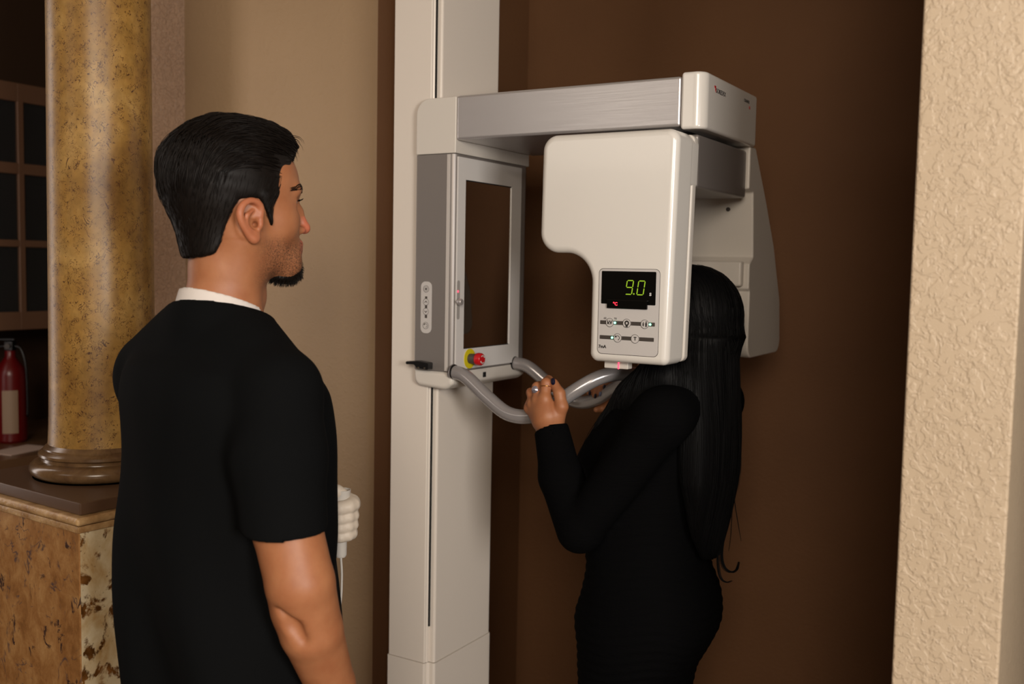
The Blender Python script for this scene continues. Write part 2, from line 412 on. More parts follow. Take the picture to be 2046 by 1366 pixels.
# ---- rotating unit: crossbar, tube head, receptor
BH = -.10
ra, rb_ = .43, .15
rot = obj('rotation_bearing', lathe([(0, az0-.012), (.1, az0-.012), (.1, az0+.01), (0, az0+.01)], 40, loc=(ra, rb_, 0)), dgrey, M)
hA1 = onb(1352, 400, BH)[0]; hA0 = onb(1079, 400, BH)[0]
hzt = onb(1225, 262, BH)[1]; hzb = onb(1262, 727, BH)[1]
nA = onb(1177, 640, BH)[0]; nz = onb(1130, 505, BH)[1]
head_pts = rounded([(hA0-.002, nz), (hA0+.001, hzt), (hA1, hzt), (hA1-.009, hzb), (nA, hzb), (nA, nz)], [.040, .030, .022, .014, .016, .058], 12)
HB1 = ona(1390, 500, hA1)[0]; HBf = ona(1382, 500, hA1)[0]; HBn = ona(1398, 300, hA1)[0]
hd = bmesh.new()
prism(head_pts, 'y', BH, HBf, .02, 7, hd)
th = obj('tube_head', hd, white, M); th['label'] = 'white tube head with control panel'
sp = rounded([(hA0+.0, nz), (hA0+.003, hzt-.002), (hA1-.001, hzt-.002), (hA1-.009, hzb+.002), (nA+.002, hzb+.002), (nA+.002, nz)], [.034, .022, .012, .012, .012, .058], 12)
obj('head_back_shell', prism(sp, 'y', HBf+.0008, HB1, .004, 3), white2, th)
# crossbar
xb0 = -.012; xb1, _ = ona(1497, 330, hA1-.003)
_, xzt = ona(1398, 268, hA1-.003); _, xzb = ona(1398, 376, hA1-.003)
XB1 = min(xb1, .30)
obj('crossbar', box(hA0+.06, hA1-.003, HBn+.0003, XB1, xzb, min(xzt, az0-.013), .006, 3), grey, M)
# head shoulder beside the crossbar
zn_ = ona(1392, 372, hA1)[1]
xr_ = hA1-.009*(hzt-zn_)/(hzt-hzb)-.0004
obj('head_neck', prism(rounded([(hA0+.03, zn_), (xr_, zn_), (hA1-.0004, hzt-.001), (hA0+.03, hzt-.001)], [0, .004, .022, 0], 8), 'y', BH+.03, HBn, .006, 4), white, th)
# panel
fz = lambda b: fb(0, 0, b)
def HP(px, py): return onb(px, py, BH)
c4 = [HP(1193, 706), HP(1314, 712), HP(1319, 540), HP(1199, 535)]
x0 = (c4[0][0]+c4[3][0])/2; x1 = (c4[1][0]+c4[2][0])/2; zb_ = (c4[0][1]+c4[1][1])/2; zt_ = (c4[2][1]+c4[3][1])/2
panel = obj('control_panel', prism(rounded([(x0, zb_), (x1, zb_), (x1, zt_), (x0, zt_)], .009, 6), 'y', BH-.0012, BH+.001, .0004, 1), padm, M)
panel['label'] = 'grey control panel with green digits'
rim_ = bmesh.new(); prism(rounded([(x0-.0008, zb_-.0008), (x1+.0008, zb_-.0008), (x1+.0008, zt_+.0008), (x0-.0008, zt_+.0008)], .0095, 6), 'y', BH-.0005, BH+.001, 0, 1, rim_)
obj('panel_rim', rim_, dgrey, panel)
def rect(px0, py0, px1, py1):
    a0, zt = HP(px0, py0); a1, zb = HP(px1, py1); return a0, zb, a1, zt
d0 = HP(1203, 542); d1 = HP(1309, 611)
u0, v1_ = HP(1203.5, 541); _, v0_ = HP(1201.5, 606); u1, _ = HP(1311, 580)
scr = obj('display', prism(rounded([(u0, v0_), (u1, v0_), (u1, v1_), (u0, v1_)], .0015, 2), 'y', BH-.0018, BH-.001), screen, panel)
s0, t1_ = HP(1215, 598); s1, _ = HP(1295, 610); _, t0_ = HP(1215, 615)
obj('display_hood', prism(rounded([(s0, t0_), (s1, t0_), (s1, t1_), (s0, t1_)], .001, 2), 'y', BH-.006, BH-.0015, .0006, 1), screen, panel)
def digit(bm, cx, cz, w, h, segs, shear=.14, th_=.0018):
    X = lambda x, y: (cx+x+shear*y, cz+y)
    S_ = {'a': ((-w, h), (w, h)), 'g': ((-w, 0), (w, 0)), 'd': ((-w, -h), (w, -h)), 'f': ((-w, h), (-w, 0)), 'b': ((w, h), (w, 0)), 'e': ((-w, 0), (-w, -h)), 'c': ((w, 0), (w, -h))}
    for s in segs:
        (ax, ay), (bx, by) = S_[s]; dx, dy = bx-ax, by-ay; L = math.hypot(dx, dy); dx /= L; dy /= L; g = .0006; t = th_/2
        p = [(ax+dx*g, ay+dy*g), (ax+dx*(g+t)-dy*t, ay+dy*(g+t)+dx*t), (bx-dx*(g+t)-dy*t, by-dy*(g+t)+dx*t), (bx-dx*g, by-dy*g), (bx-dx*(g+t)+dy*t, by-dy*(g+t)-dx*t), (ax+dx*(g+t)+dy*t, ay+dy*(g+t)-dx*t)]
        flat(bm, [X(*q) for q in p], fz(BH-.0018), .0003)
dg = bmesh.new()
c9 = HP(1258.5, 574); c0 = HP(1281.5, 575)
zt9 = HP(1259, 560.5)[1]; zb9 = HP(1258, 588)[1]; h9 = (zt9-zb9)/2
digit(dg, c9[0], c9[1], .0064, h9, 'abcdfg'); digit(dg, c0[0], c0[1], .0064, h9, 'abcdef')
dd = HP(1267.3, 587); disc(dg, dd, .0014, fz(BH-.0018))
obj('digits', dg, seg_mat, scr)
lt = mat('pale_lettering', lin((200, 200, 200)), .5)
p_ = HP(1300.5, 587); text('unit_lettering', 's', .0115, fb(p_[0], p_[1], BH-.0021), lt, scr, bold=.0003)
p_ = HP(1232, 607); text('warning_lettering', '\u00b0C', .0085, fb(p_[0], p_[1], BH-.0063), mat('red_lettering', lin((255, 40, 60)), .5, emis=(1, .03, .06), estr=1.6), scr, bold=.0003)
bars = bmesh.new()
for p0, p1 in (((1200, 642.5), (1309, 649)), ((1199, 672), (1307, 679.5))):
    a0, zA = HP(*p0); a1, zB = HP(*p1); zc = (zA+zB)/2; hh = .0036
    prism(rounded([(a0, zc-hh), (a1, zc-hh), (a1, zc+hh), (a0, zc+hh)], .0008, 2), 'y', BH-.0016, BH-.001, 0, 1, bars)
obj('key_strip', bars, dgrey, panel)
sym = bmesh.new()
r1 = (HP(1200, 642.5)[1]+HP(1309, 649)[1])/2; r2 = (HP(1199, 672)[1]+HP(1307, 679.5)[1])/2
keys = [(1219.5, r1), (1253.5, r1), (1289.5, r1), (1235, r2), (1270, r2)]
kpos = [(HP(px, 645 if z == r1 else 675)[0], z) for px, z in keys]
for c in kpos:
    obj('key', disc(None, c, .0082, fz(BH-.0014), 28, .0012), padm, panel)
    ring(sym, c, .0084, .0007, fz(BH-.0027))
f2 = fz(BH-.0027)
c = kpos[1]
ring(sym, (c[0], c[1]+.0005), .0048, .0028, f2, 20, -1.1, 4.2); flat(sym, [(c[0]-.0022, c[1]-.007), (c[0]+.0022, c[1]-.007), (c[0]+.0022, c[1]-.002), (c[0]-.0022, c[1]-.002)], f2)
c = kpos[2]
for dx, s in ((-.003, .75), (.0028, 1)):
    flat(sym, [(c[0]+dx-.0013*s, c[1]-.005*s), (c[0]+dx+.0013*s, c[1]-.005*s), (c[0]+dx+.0018*s, c[1]+.0025*s), (c[0]+dx-.0018*s, c[1]+.0025*s)], f2)
    ring(sym, (c[0]+dx, c[1]+.0042*s), .0013*s, .00129*s, f2, 10)
c = kpos[3]; ring(sym, c, .0045, .0012, f2, 20, -1.4, 2.6); flat(sym, [(c[0]-.006, c[1]+.001), (c[0]-.0015, c[1]+.001), (c[0]-.0042, c[1]+.005)], f2)
obj('key_symbols', sym, ink, panel)
text('key_lettering', 'kV', .0098, fb(kpos[0][0], kpos[0][1], BH-.0027), ink, panel, bold=.0004)
text('key_lettering', 'T', .0088, fb(kpos[4][0], kpos[4][1], BH-.0027), ink, panel, bold=.0004)
for px, py, s, t_ in ((1209.5, 635.5, .0056, '60'), (1230, 636.5, .0056, '70')):
    p_ = HP(px, py); text('scale_lettering', t_, s, fb(p_[0], p_[1], BH-.0014), ink, panel)
p_ = HP(1204, 692); text('current_lettering', '7mA', .0082, fb(p_[0], p_[1], BH-.0014), ink, panel, bold=.0003)
for px, z in ((1229.7, r1), (1300, r1), (1224.7, r2)):
    obj('green_lamp', disc(None, (HP(px, 645)[0], z), .0021, fz(BH-.0018), 14, .001), grn_led, panel)

# light slot and chin support under the head
ya, yz = onb(1222, 728, BH+.04)
obj('light_window', box(nA+.02, nA+.07, BH+.03, BH+.05, hzb-.014, hzb+.002, .001, 1), white2, th)
q0 = onb(1236, 724, BH+.03)
obj('beam_mark', box(q0[0]-.0012, q0[0]+.0012, BH+.0292, BH+.0306, hzb-.0145, hzb-.001), red_led, th)

# receptor, on the far side
RB = .315
def onR(px, py): return onb(px, py, RB)
rec_a1 = hA1+.004
_, rz1 = ona(1500, 288, rec_a1); _, rz0 = ona(1550, 705, rec_a1)
bA, _ = ona(1510, 300, rec_a1); 
rr1 = [ona(x, y, rec_a1) for x, y in ((1511, 296), (1531, 400), (1547, 494), (1558, 600), (1558, 702))]
prof = [(XB1, rz1)]+[(b_, z_) for b_, z_ in rr1]+[(XB1+.03, rz0), (XB1+.03, rz1-.315), (XB1+.022, rz1-.31), (XB1+.022, rz1-.255), (XB1+.045, rz1-.24), (XB1+.03, rz1-.1), (XB1, rz1-.095)]
prof = rounded(prof, [.004, .012, .08, .08, .06, .03, .03, .004, .006, .006, .006, .006, .004], 6)
rec = obj('image_receptor', prism(prof, 'x', hA0+.06, rec_a1, .008, 4), white2, M); rec['label'] = 'white image receptor housing behind the patient'
obj('receptor_pad', prism(rounded([(rec_a1-.16, rz0+.004), (rec_a1-.03, rz0+.004), (rec_a1-.03, rz1-.32), (rec_a1-.16, rz1-.32)], [.03, .03, .004, .004], 8), 'y', XB1+.006, XB1+.034, .006, 3), white2, rec)
obj('receptor_block', box(hA0+.07, rec_a1-.012, XB1+.004, XB1+.06, rz1-.305, rz1-.25, .006, 3), white2, rec)
sp_, sz_ = onb(1455, 418, XB1+.032)
obj('receptor_screw', disc(None, (sp_, sz_), .0045, fb(0, 0, XB1+.034), 16, .004), dgrey, rec)

# handle bars
def bpt(px, py, b): a, z = onb(px, py, b); return (a, b, z)
h1 = [(-.006, .004, ona(903, 743, 0)[1]), bpt(930, 752, .002), bpt(975, 795, .0), bpt(1015, 826, .0), bpt(1060, 832, .004), bpt(1100, 815, .01), bpt(1150, 780, .03), bpt(1200, 753, .06), bpt(1250, 745, .10), bpt(1290, 752, .14)]
h2 = [(-.0, .262, ona(1029, 724, 0)[1]), bpt(1056, 733, .27), bpt(1098, 768, .285), bpt(1135, 796, .295), bpt(1165, 804, .297), bpt(1195, 796, .285), bpt(1225, 777, .265), bpt(1260, 758, .235), bpt(1292, 756, .20)]
R_ = .0156
for nm, hp in (('near', h1), ('far', h2)):
    obj('handle_bar', tube(catmull(hp, 8), R_, 20), tubem, M)
    obj('handle_ferrule', lathe([(0, 0), (.0170, 0), (.0170, .003), (.015, .004), (0, .004)], 24, mtx=frame_mtx((.0005, hp[0][1], hp[0][2]), VY, VZ, VX)), black, M)
ce = bpt(1290, 756, .17)
cr = bmesh.new(); lathe([(0, -.02), (.03, -.02), (.034, -.012), (.034, .006), (.028, .014), (0, .016)], 28, cr, loc=ce)
cs = obj('chin_rest', cr, tubem, M)
obj('bite_rod', tube([(ce[0], ce[1], ce[2]), (ce[0]-.01, ce[1], ce[2]+.03), (ce[0]+.012, ce[1], ce[2]+.055)], .005, 10), white2, cs)
# to the chin rest
# ================================================================= golden column on its marble pedestal
gold = mat('gold_faux_finish', lin((150, 112, 50)), .38)
v = coords(gold, (1, 1, .8))
big = ramp(gold, noise(gold, 9, 5, .6, .3, v), [(.3, lin((128, 90, 42))), (.5, lin((158, 119, 58))), (.7, lin((182, 145, 84)))])
fine = ramp(gold, noise(gold, 55, 4, .65, 0, v), [(.35, G(.82)), (.65, G(1.08))])
c1 = mix(gold, 1, big, fine, 'MULTIPLY')
def lines(m, sc, w, seed, dist):
    vv = coords(m, (1, 1, .75), (seed, seed*1.7, seed*.6))
    n_ = noise(m, sc, 1.5, .5, dist, vv)
    mk = ramp(m, n_, [(.5-w, G(0)), (.5-w*.3, G(1)), (.5+w*.3, G(1)), (.5+w, G(0))])
    gate = ramp(m, noise(m, sc*.9, 1, .5, .5, coords(m, (1, 1, 1), (seed*2, 0, seed))), [(.52, G(0)), (.57, G(1))])
    return mix(m, 1, mk, gate, 'MULTIPLY')
l1 = lines(gold, 55, .028, .7, 2.6); l2 = lines(gold, 80, .030, 2.1, 2.6)
c2 = mix(gold, l1, c1, lin((78, 46, 20))); c3 = mix(gold, l2, c2, lin((88, 52, 24)))
lk(gold, c3, bsdf(gold).inputs['Base Color']); add_bump(gold, fine, .1, .001)
bronze = mat('brown_base_finish', lin((104, 78, 52)), .22)
lk(bronze, ramp(bronze, noise(bronze, 22, 5, .6, .5), [(.3, lin((82, 58, 38))), (.7, lin((124, 96, 64)))]), bsdf(bronze).inputs['Base Color'])
slabm = mat('brown_plinth_paint', lin((86, 62, 44)), .4)
trav = mat('gold_brown_travertine', lin((150, 102, 58)), .32)
v = coords(trav, (1, 1, .7))
t0 = ramp(trav, noise(trav, 20, 8, .76, .3, v), [(.25, lin((104, 66, 32))), (.45, lin((152, 106, 60))), (.6, lin((176, 132, 82))), (.8, lin((200, 164, 114)))])
pit = ramp(trav, noise(trav, 30, 5, .65, .7, coords(trav, (1, 1, .55), (.3, .2, 0))), [(.60, G(0)), (.65, G(1))])
t1 = mix(trav, pit, t0, lin((66, 46, 40)))
vein = ramp(trav, noise(trav, 8, 3, .5, 2.5, coords(trav, (1, 1, .6), (1, .4, 0))), [(.48, G(0)), (.497, G(1)), (.503, G(1)), (.52, G(0))])
t2 = mix(trav, mix(trav, 1, vein, ramp(trav, noise(trav, 30, 3), [(.5, G(0)), (.6, G(1))]), 'MULTIPLY'), t1, lin((92, 72, 66)))
lk(trav, t2, bsdf(trav).inputs['Base Color']); add_bump(trav, pit, .3, .002)
onyx = mat('cream_onyx', lin((196, 172, 130)), .25)
v = coords(onyx, (1, 1, .8))
o0 = ramp(onyx, noise(onyx, 14, 5, .6, .2, v), [(.3, lin((186, 150, 98))), (.5, lin((216, 196, 158))), (.75, lin((232, 220, 194)))])
o1 = ramp(onyx, noise(onyx, 24, 4, .62, .3, coords(onyx, (1, 1, .9), (.5, .1, 0))), [(.53, G(0)), (.59, G(1))])
o2 = mix(onyx, o1, o0, ramp(onyx, noise(onyx, 40, 3), [(.4, lin((84, 52, 22))), (.7, lin((140, 92, 44)))]))
lk(onyx, o2, bsdf(onyx).inputs['Base Color'])
edge_m = mat('cream_stone_edge', lin((176, 138, 90)), .4, bump=(120, .5, .003))
lk(edge_m, ramp(edge_m, noise(edge_m, 30, 5, .6), [(.3, lin((140, 100, 58))), (.7, lin((196, 160, 112)))]), bsdf(edge_m).inputs['Base Color'])

K = 1.07
ANG4 = ANG-math.radians(4)
CX, CY = -.80*K, 1.95*K
zp1 = P(152, 1005, 1.69*K).z; zp0 = P(152, 1030, 1.69*K).z
zt_ = P(60, 976, 1.86).z; 
COL = thing('round_column', 'round gold and brown mottled decorative column standing on the marble pedestal', 'column', (CX, CY, zp0), ANG4)
zz = lambda py: P(180, py, 1.87*K).z-zp0
hT = zz(905)
t0_ = zp1-zp0
t_hi = zz(926); rt = (t_hi-t0_)/2
pb = [(0, t0_), (.128, t0_)]
for k in range(13):
    t = -math.pi/2+math.pi*k/12; pb.append((.113+rt*1.25*math.cos(t), t0_+rt+rt*math.sin(t)))
pb += [(.1125, t_hi+.002), (.1125, t_hi+.006), (.118, t_hi+.010), (.1175, t_hi+.015), (.112, t_hi+.020), (.108, t_hi+.022), (.108, t_hi+.025), (.103, t_hi+.030), (.100, t_hi+.033), (0, t_hi+.033)]
pb = [(r*K, z) for r, z in pb]
obj('base_molding', lathe(pb, 72), bronze, COL)
shaft = [(K*(.0975+.003*math.exp(-(s/.05)) - .0065*(s/1.5)), t_hi+.03+s) for s in np.linspace(0, 2.75-zp0-t_hi-.03, 40)]
obj('shaft', lathe([(0, t_hi+.03)]+shaft+[(0, shaft[-1][1])], 96), gold, COL)
obj('plinth', box(-.19*K+.0141, .19*K+.0141, -.19*K+.0148, .19*K+.0148, 0, zp1-zp0, .003, 2), slabm, COL)
PED = thing('marble_pedestal', 'square pedestal clad in golden brown travertine and cream onyx below the round column', 'pedestal', (CX+.020, CY+.004, 0), ANG4)
ph = zp0-.0005
o = obj('pedestal_body', box(-.197*K, .197*K, -.197*K, .197*K, 0, ph-.02, .002, 1), [trav, onyx], PED)
for f in o.data.polygons:
    if f.normal.x > .9: f.material_index = 1
tr = bmesh.new()
box(-.204*K, .204*K, -.204*K, .204*K, ph-.016, ph, .006, 3, tr); box(-.200*K, .200*K, -.200*K, .200*K, ph-.03, ph-.0165, .003, 2, tr)
obj('top_edging', tr, edge_m, PED)

# ================================================================= dark side room on the left
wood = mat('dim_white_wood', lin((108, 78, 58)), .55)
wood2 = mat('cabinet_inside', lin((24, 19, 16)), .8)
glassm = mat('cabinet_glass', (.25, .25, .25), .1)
bsdf(glassm).inputs['Specular IOR Level'].default_value = .2; bsdf(glassm).inputs['Transmission Weight'].default_value = .92; bsdf(glassm).inputs['IOR'].default_value = 1.2
CA = -1.84
CAB = thing('wall_cabinet_unit', 'pale wall cabinet with glazed grid doors in the dark room at far left', 'cabinet', MO, ANG)
def ca(px, py): return ona(px, py, CA)
cz1 = ca(60, 170)[1]; cz0 = ca(60, 658)[1]
cbl = ca(0, 400)[0]-.32; cbr = cbl+.9
bm = bmesh.new()
for z in (cz0, cz1-.02, ca(60, 490)[1]-.01, ca(60, 345)[1]-.01): box(-2.19, CA-.022, cbl, cbr, z, z+.018, 0, 1, bm)
for b in (cbl, cbr-.018): box(-2.19, CA-.022, b, b+.018, cz0, cz1, 0, 1, bm)
box(-2.198, -2.185, cbl, cbr, cz0, cz1, 0, 1, bm)
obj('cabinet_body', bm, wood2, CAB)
mb_ = ca(44, 400)[0]
dw = cbr-cbl
dr = bmesh.new()
rail = [(ca(60, 207)[1], cz1), (ca(60, 350)[1], ca(60, 328)[1]), (ca(60, 494)[1], ca(60, 480)[1]), (cz0, ca(60, 622)[1])]
for z0_, z1_ in rail: box(CA-.02, CA, cbl, cbr, z0_, z1_, .002, 1, dr)
pitch_ = .165
for b in (mb_-2*pitch_, mb_-pitch_, mb_, mb_+pitch_, mb_+2*pitch_):
    if cbl < b < cbr: box(CA-.0205, CA+.0005, b-.011, b+.011, cz0, cz1, .002, 1, dr)
box(CA-.02, CA, cbl, cbl+.03, cz0, cz1, 0, 1, dr); box(CA-.02, CA, cbr-.03, cbr, cz0, cz1, 0, 1, dr)
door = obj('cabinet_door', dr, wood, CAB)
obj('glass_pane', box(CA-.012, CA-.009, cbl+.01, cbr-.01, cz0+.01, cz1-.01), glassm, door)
# counter below
ctz = P(0, 910, 3.0).z
CT = thing('counter_unit', 'dark brown counter under the glazed cabinet behind the column', 'counter', MO, ANG)
obj('countertop', box(-2.19, -1.55, cbl-.3, cbr+.1, ctz-.035, ctz, .004, 2), mat('brown_counter', lin((110, 82, 58)), .3), CT)
obj('counter_body', box(-2.17, -1.6, cbl-.28, cbr+.08, 0, ctz-.036), mat('counter_wood', lin((74, 48, 30)), .5), CT)
# fire extinguisher standing on the counter
er = mat('red_enamel', lin((96, 8, 10)), .3); el = mat('beige_label', lin((150, 126, 104)), .5)
exb, exz = ona(22, 800, -1.82)
ex = MO + A*-1.82 + B*exb
EX = thing('fire_extinguisher', 'red fire extinguisher with pale label standing on the dark counter', 'fire extinguisher', (ex.x, ex.y, ctz))
hE = P(22, 712, ex.y).z-ctz
rr = .048
obj('cylinder', lathe([(0, 0), (rr-.006, 0), (rr, .008), (rr, hE-.06), (rr*.85, hE-.035), (rr*.5, hE-.012), (.016, hE), (.016, hE+.02), (0, hE+.02)], 36), er, EX)
vb = bmesh.new(); box(-.014, .014, -.014, .014, hE+.02, hE+.05, .003, 2, vb); box(-.06, .02, -.01, .01, hE+.052, hE+.06, .002, 1, vb); box(-.055, .014, -.01, .01, hE+.03, hE+.037, .002, 1, vb)
obj('valve_handle', vb, black, EX)
obj('pressure_gauge', lathe([(0, 0), (.009, 0), (.009, .006), (0, .006)], 20, mtx=frame_mtx((.0, -.014, hE+.035), VX, VZ, -VY)), dgrey, EX)
obj('hose', tube(catmull([(.014, 0, hE+.035), (.035, 0, hE+.025), (.050, .0, hE-.03), (.054, 0, hE*.5), (.053, 0, hE*.3)], 6), .004, 10), black, EX)
lb_ = bmesh.new()
for sgn, r_ in ((1, rr+.0006),):
    vs = []
    for k in range(11):
        t = -math.pi/2-.1+1.0*k/10
        vs.append([lb_.verts.new((r_*math.cos(t), r_*math.sin(t), z)) for z in (hE*.12, hE*.62)])
    for p, q in zip(vs, vs[1:]): lb_.faces.new((p[0], q[0], q[1], p[1]))
obj('label_sheet', smooth(lb_), el, EX)
pp = MO + A*-1.66 + B*(ona(40, 935, -1.66)[0])
pm = thing('paper_sheet', 'pale sheet of paper lying on the dark counter near the column foot', 'paper', (pp.x, pp.y, ctz+.0005), ANG+.2)
obj('sheet', box(-.05, .05, -.08, .08, 0, .0015), mat('paper', lin((214, 190, 176)), .6), pm)
# ================================================================= smooth solid modelling on a grid
class Solid:
    def __init__(s, lo, hi, h):
        s.lo = np.array(lo, float); s.h = h
        n = np.ceil((np.array(hi)-s.lo)/h).astype(int)+1
        s.ax = [s.lo[i]+h*np.arange(n[i]) for i in range(3)]
        s.F = np.full(n, .5, np.float32)
    def win(s, lo, hi):
        sl = tuple(slice(max(0, int((lo[i]-s.lo[i])/s.h)), max(0, min(s.F.shape[i], int((hi[i]-s.lo[i])/s.h)+2))) for i in range(3))
        X = s.ax[0][sl[0]][:, None, None]; Y = s.ax[1][sl[1]][None, :, None]; Z = s.ax[2][sl[2]][None, None, :]
        return sl, X, Y, Z
    def put(s, D, sl, k, sub):
        F = s.F[sl]
        if F.size == 0: return
        if sub: A_, B_ = -F, D
        else: A_, B_ = F, D
        if k > 0:
            h = np.clip(k-np.abs(A_-B_), 0, None)/k; R = np.minimum(A_, B_)-h*h*k*.25
        else: R = np.minimum(A_, B_)
        s.F[sl] = (-R if sub else R)
    def ell(s, c, r, k=.01, sub=False, rot=None):
        c = np.array(c, float); r = np.array(r, float); m = max(r)+k+4*s.h
        if rot is None: lo, hi = c-r-k-4*s.h, c+r+k+4*s.h
        else: lo, hi = c-m, c+m
        sl, X, Y, Z = s.win(lo, hi); x, y, z = X-c[0], Y-c[1], Z-c[2]
        if rot is not None:
            R = np.array(rot); x, y, z = R[0][0]*x+R[0][1]*y+R[0][2]*z, R[1][0]*x+R[1][1]*y+R[1][2]*z, R[2][0]*x+R[2][1]*y+R[2][2]*z
        k0 = np.sqrt((x/r[0])**2+(y/r[1])**2+(z/r[2])**2); k1 = np.sqrt((x/r[0]**2)**2+(y/r[1]**2)**2+(z/r[2]**2)**2)+1e-9
        s.put((k0*(k0-1)/k1).astype(np.float32), sl, k, sub); return s
    def cone(s, a, b, ra, rb, k=.01, sub=False):
        a = np.array(a, float); b = np.array(b, float); m = max(ra, rb)+k+4*s.h
        sl, X, Y, Z = s.win(np.minimum(a, b)-m, np.maximum(a, b)+m)
        d = b-a; L = d@d+1e-12
        t = np.clip(((X-a[0])*d[0]+(Y-a[1])*d[1]+(Z-a[2])*d[2])/L, 0, 1)
        D = np.sqrt((X-a[0]-t*d[0])**2+(Y-a[1]-t*d[1])**2+(Z-a[2]-t*d[2])**2)-(ra+(rb-ra)*t)
        s.put(D.astype(np.float32), sl, k, sub); return s
    def chain(s, pts, rad, k=.006, sub=False):
        for i in range(len(pts)-1): s.cone(pts[i], pts[i+1], rad[i], rad[i+1], k, sub)
        return s
    def loft(s, zs, cx, cy, rw, rd, wdir, k=.02, sub=False, ex=2.3, disp=None):
        """stack of superellipses by height; wdir is the direction of the width axis"""
        o = np.argsort(zs); zs, cx, cy, rw, rd = [np.array(v, float)[o] for v in (zs, cx, cy, rw, rd)]
        m = max(rw.max(), rd.max())+k+.03
        sl, X, Y, Z = s.win((cx.min()-m, cy.min()-m, zs[0]-.03-k), (cx.max()+m, cy.max()+m, zs[-1]+.03+k))
        def ip(v):
            zz_ = Z.ravel(); t = np.interp(zz_, zs, np.arange(len(zs))); i = np.clip(t.astype(int), 0, len(zs)-2); f = t-i
            q = np.concatenate([[2*v[0]-v[1]], v, [2*v[-1]-v[-2]]]); a, b, c, d = q[i], q[i+1], q[i+2], q[i+3]
            return (.5*((2*b)+(c-a)*f+(2*a-5*b+4*c-d)*f*f+(3*b-a-3*c+d)*f**3))[None, None, :]
        wx, wy = wdir; dx, dy = -wy, wx
        x, y = X-ip(cx), Y-ip(cy); u = (x*wx+y*wy)/ip(rw); v = (x*dx+y*dy)/ip(rd)
        q = (np.abs(u)**ex+np.abs(v)**ex)**(1/ex); D = (q-1)*np.minimum(ip(rw), ip(rd))
        D = np.maximum(D, np.maximum(zs[0]-Z, Z-zs[-1]))
        if disp is not None: D = D+disp(X, Y, Z)
        s.put(D.astype(np.float32), sl, k, sub); return s
    def fn(s, f, k=0, sub=False, lo=None, hi=None):
        sl, X, Y, Z = s.win(lo if lo is not None else s.lo, hi if hi is not None else s.lo+s.h*np.array(s.F.shape))
        s.put(np.broadcast_to(f(X, Y, Z), s.F[sl].shape).astype(np.float32), sl, k, sub); return s
    def add(s, f):
        X, Y, Z = s.ax[0][:, None, None], s.ax[1][None, :, None], s.ax[2][None, None, :]
        s.F += f(X, Y, Z).astype(np.float32); return s
    def mesh(s):
        F = s.F; F[0], F[-1], F[:, 0], F[:, -1], F[:, :, 0], F[:, :, -1] = [.01]*6
        In = F < 0; sh = np.array(F.shape)-1
        acc = np.zeros((*sh, 3), np.float32); cnt = np.zeros(sh, np.uint8); edges = []
        for ax in range(3):
            a = [slice(None)]*3; b = [slice(None)]*3; a[ax] = slice(0, -1); b[ax] = slice(1, None); a, b = tuple(a), tuple(b)
            I = np.argwhere(In[a] != In[b])
            J = I.copy(); J[:, ax] += 1
            fa_, fb_ = F[tuple(I.T)], F[tuple(J.T)]; t = fa_/(fa_-fb_); p = I.astype(np.float32); p[:, ax] += t
            o1, o2 = [i for i in range(3) if i != ax]
            for d1 in (0, 1):
                for d2 in (0, 1):
                    c = I.copy(); c[:, o1] -= d1; c[:, o2] -= d2
                    ok = ((c >= 0) & (c < sh)).all(1); cc = tuple(c[ok].T)
                    np.add.at(acc, cc, p[ok]); np.add.at(cnt, cc, 1)
            edges.append((ax, o1, o2, I, In[tuple(I.T)]))
        act = cnt > 0; idx = np.full(sh, -1, np.int64); idx[act] = np.arange(act.sum())
        V = acc[act]/cnt[act][:, None]*s.h+s.lo
        faces = []
        for ax, o1, o2, I, ins in edges:
            q = []
            for d1, d2 in ((1, 1), (0, 1), (0, 0), (1, 0)):
                c = I.copy(); c[:, o1] -= d1; c[:, o2] -= d2; q.append(c)
            ok = np.all([((c >= 0) & (c < sh)).all(1) for c in q], 0)
            Q = np.stack([idx[tuple(c[ok].T)] for c in q], 1)
            fl = ins[ok] ^ (ax == 1)
            Q[~fl] = Q[~fl][:, ::-1]; faces.append(Q)
        return V.astype(np.float64), np.concatenate(faces)
def np_mesh(name, parts, relax=0):
    """one mesh from a list of (vertices, quads)"""
    Vs, Fs, n = [], [], 0
    for V, Q in parts:
        if relax:
            for _ in range(relax):
                acc = np.zeros_like(V); c = np.zeros(len(V))
                for i in range(4):
                    a, b = Q[:, i], Q[:, (i+1) % 4]
                    np.add.at(acc, a, V[b]); np.add.at(c, a, 1)
                c[c == 0] = 1
                V = V*.5+acc/c[:, None]*.5
        Vs.append(V); Fs.append(Q+n); n += len(V)
    V = np.concatenate(Vs); Q = np.concatenate(Fs)
    me = bpy.data.meshes.new(name); me.vertices.add(len(V)); me.vertices.foreach_set('co', V.ravel())
    me.loops.add(Q.size); me.loops.foreach_set('vertex_index', Q.ravel().astype(np.int32))
    me.polygons.add(len(Q)); me.polygons.foreach_set('loop_start', np.arange(0, Q.size, 4, dtype=np.int32))
    me.update(); me.validate(); me.polygons.foreach_set('use_smooth', np.ones(len(me.polygons), bool)); me.update()
    return me
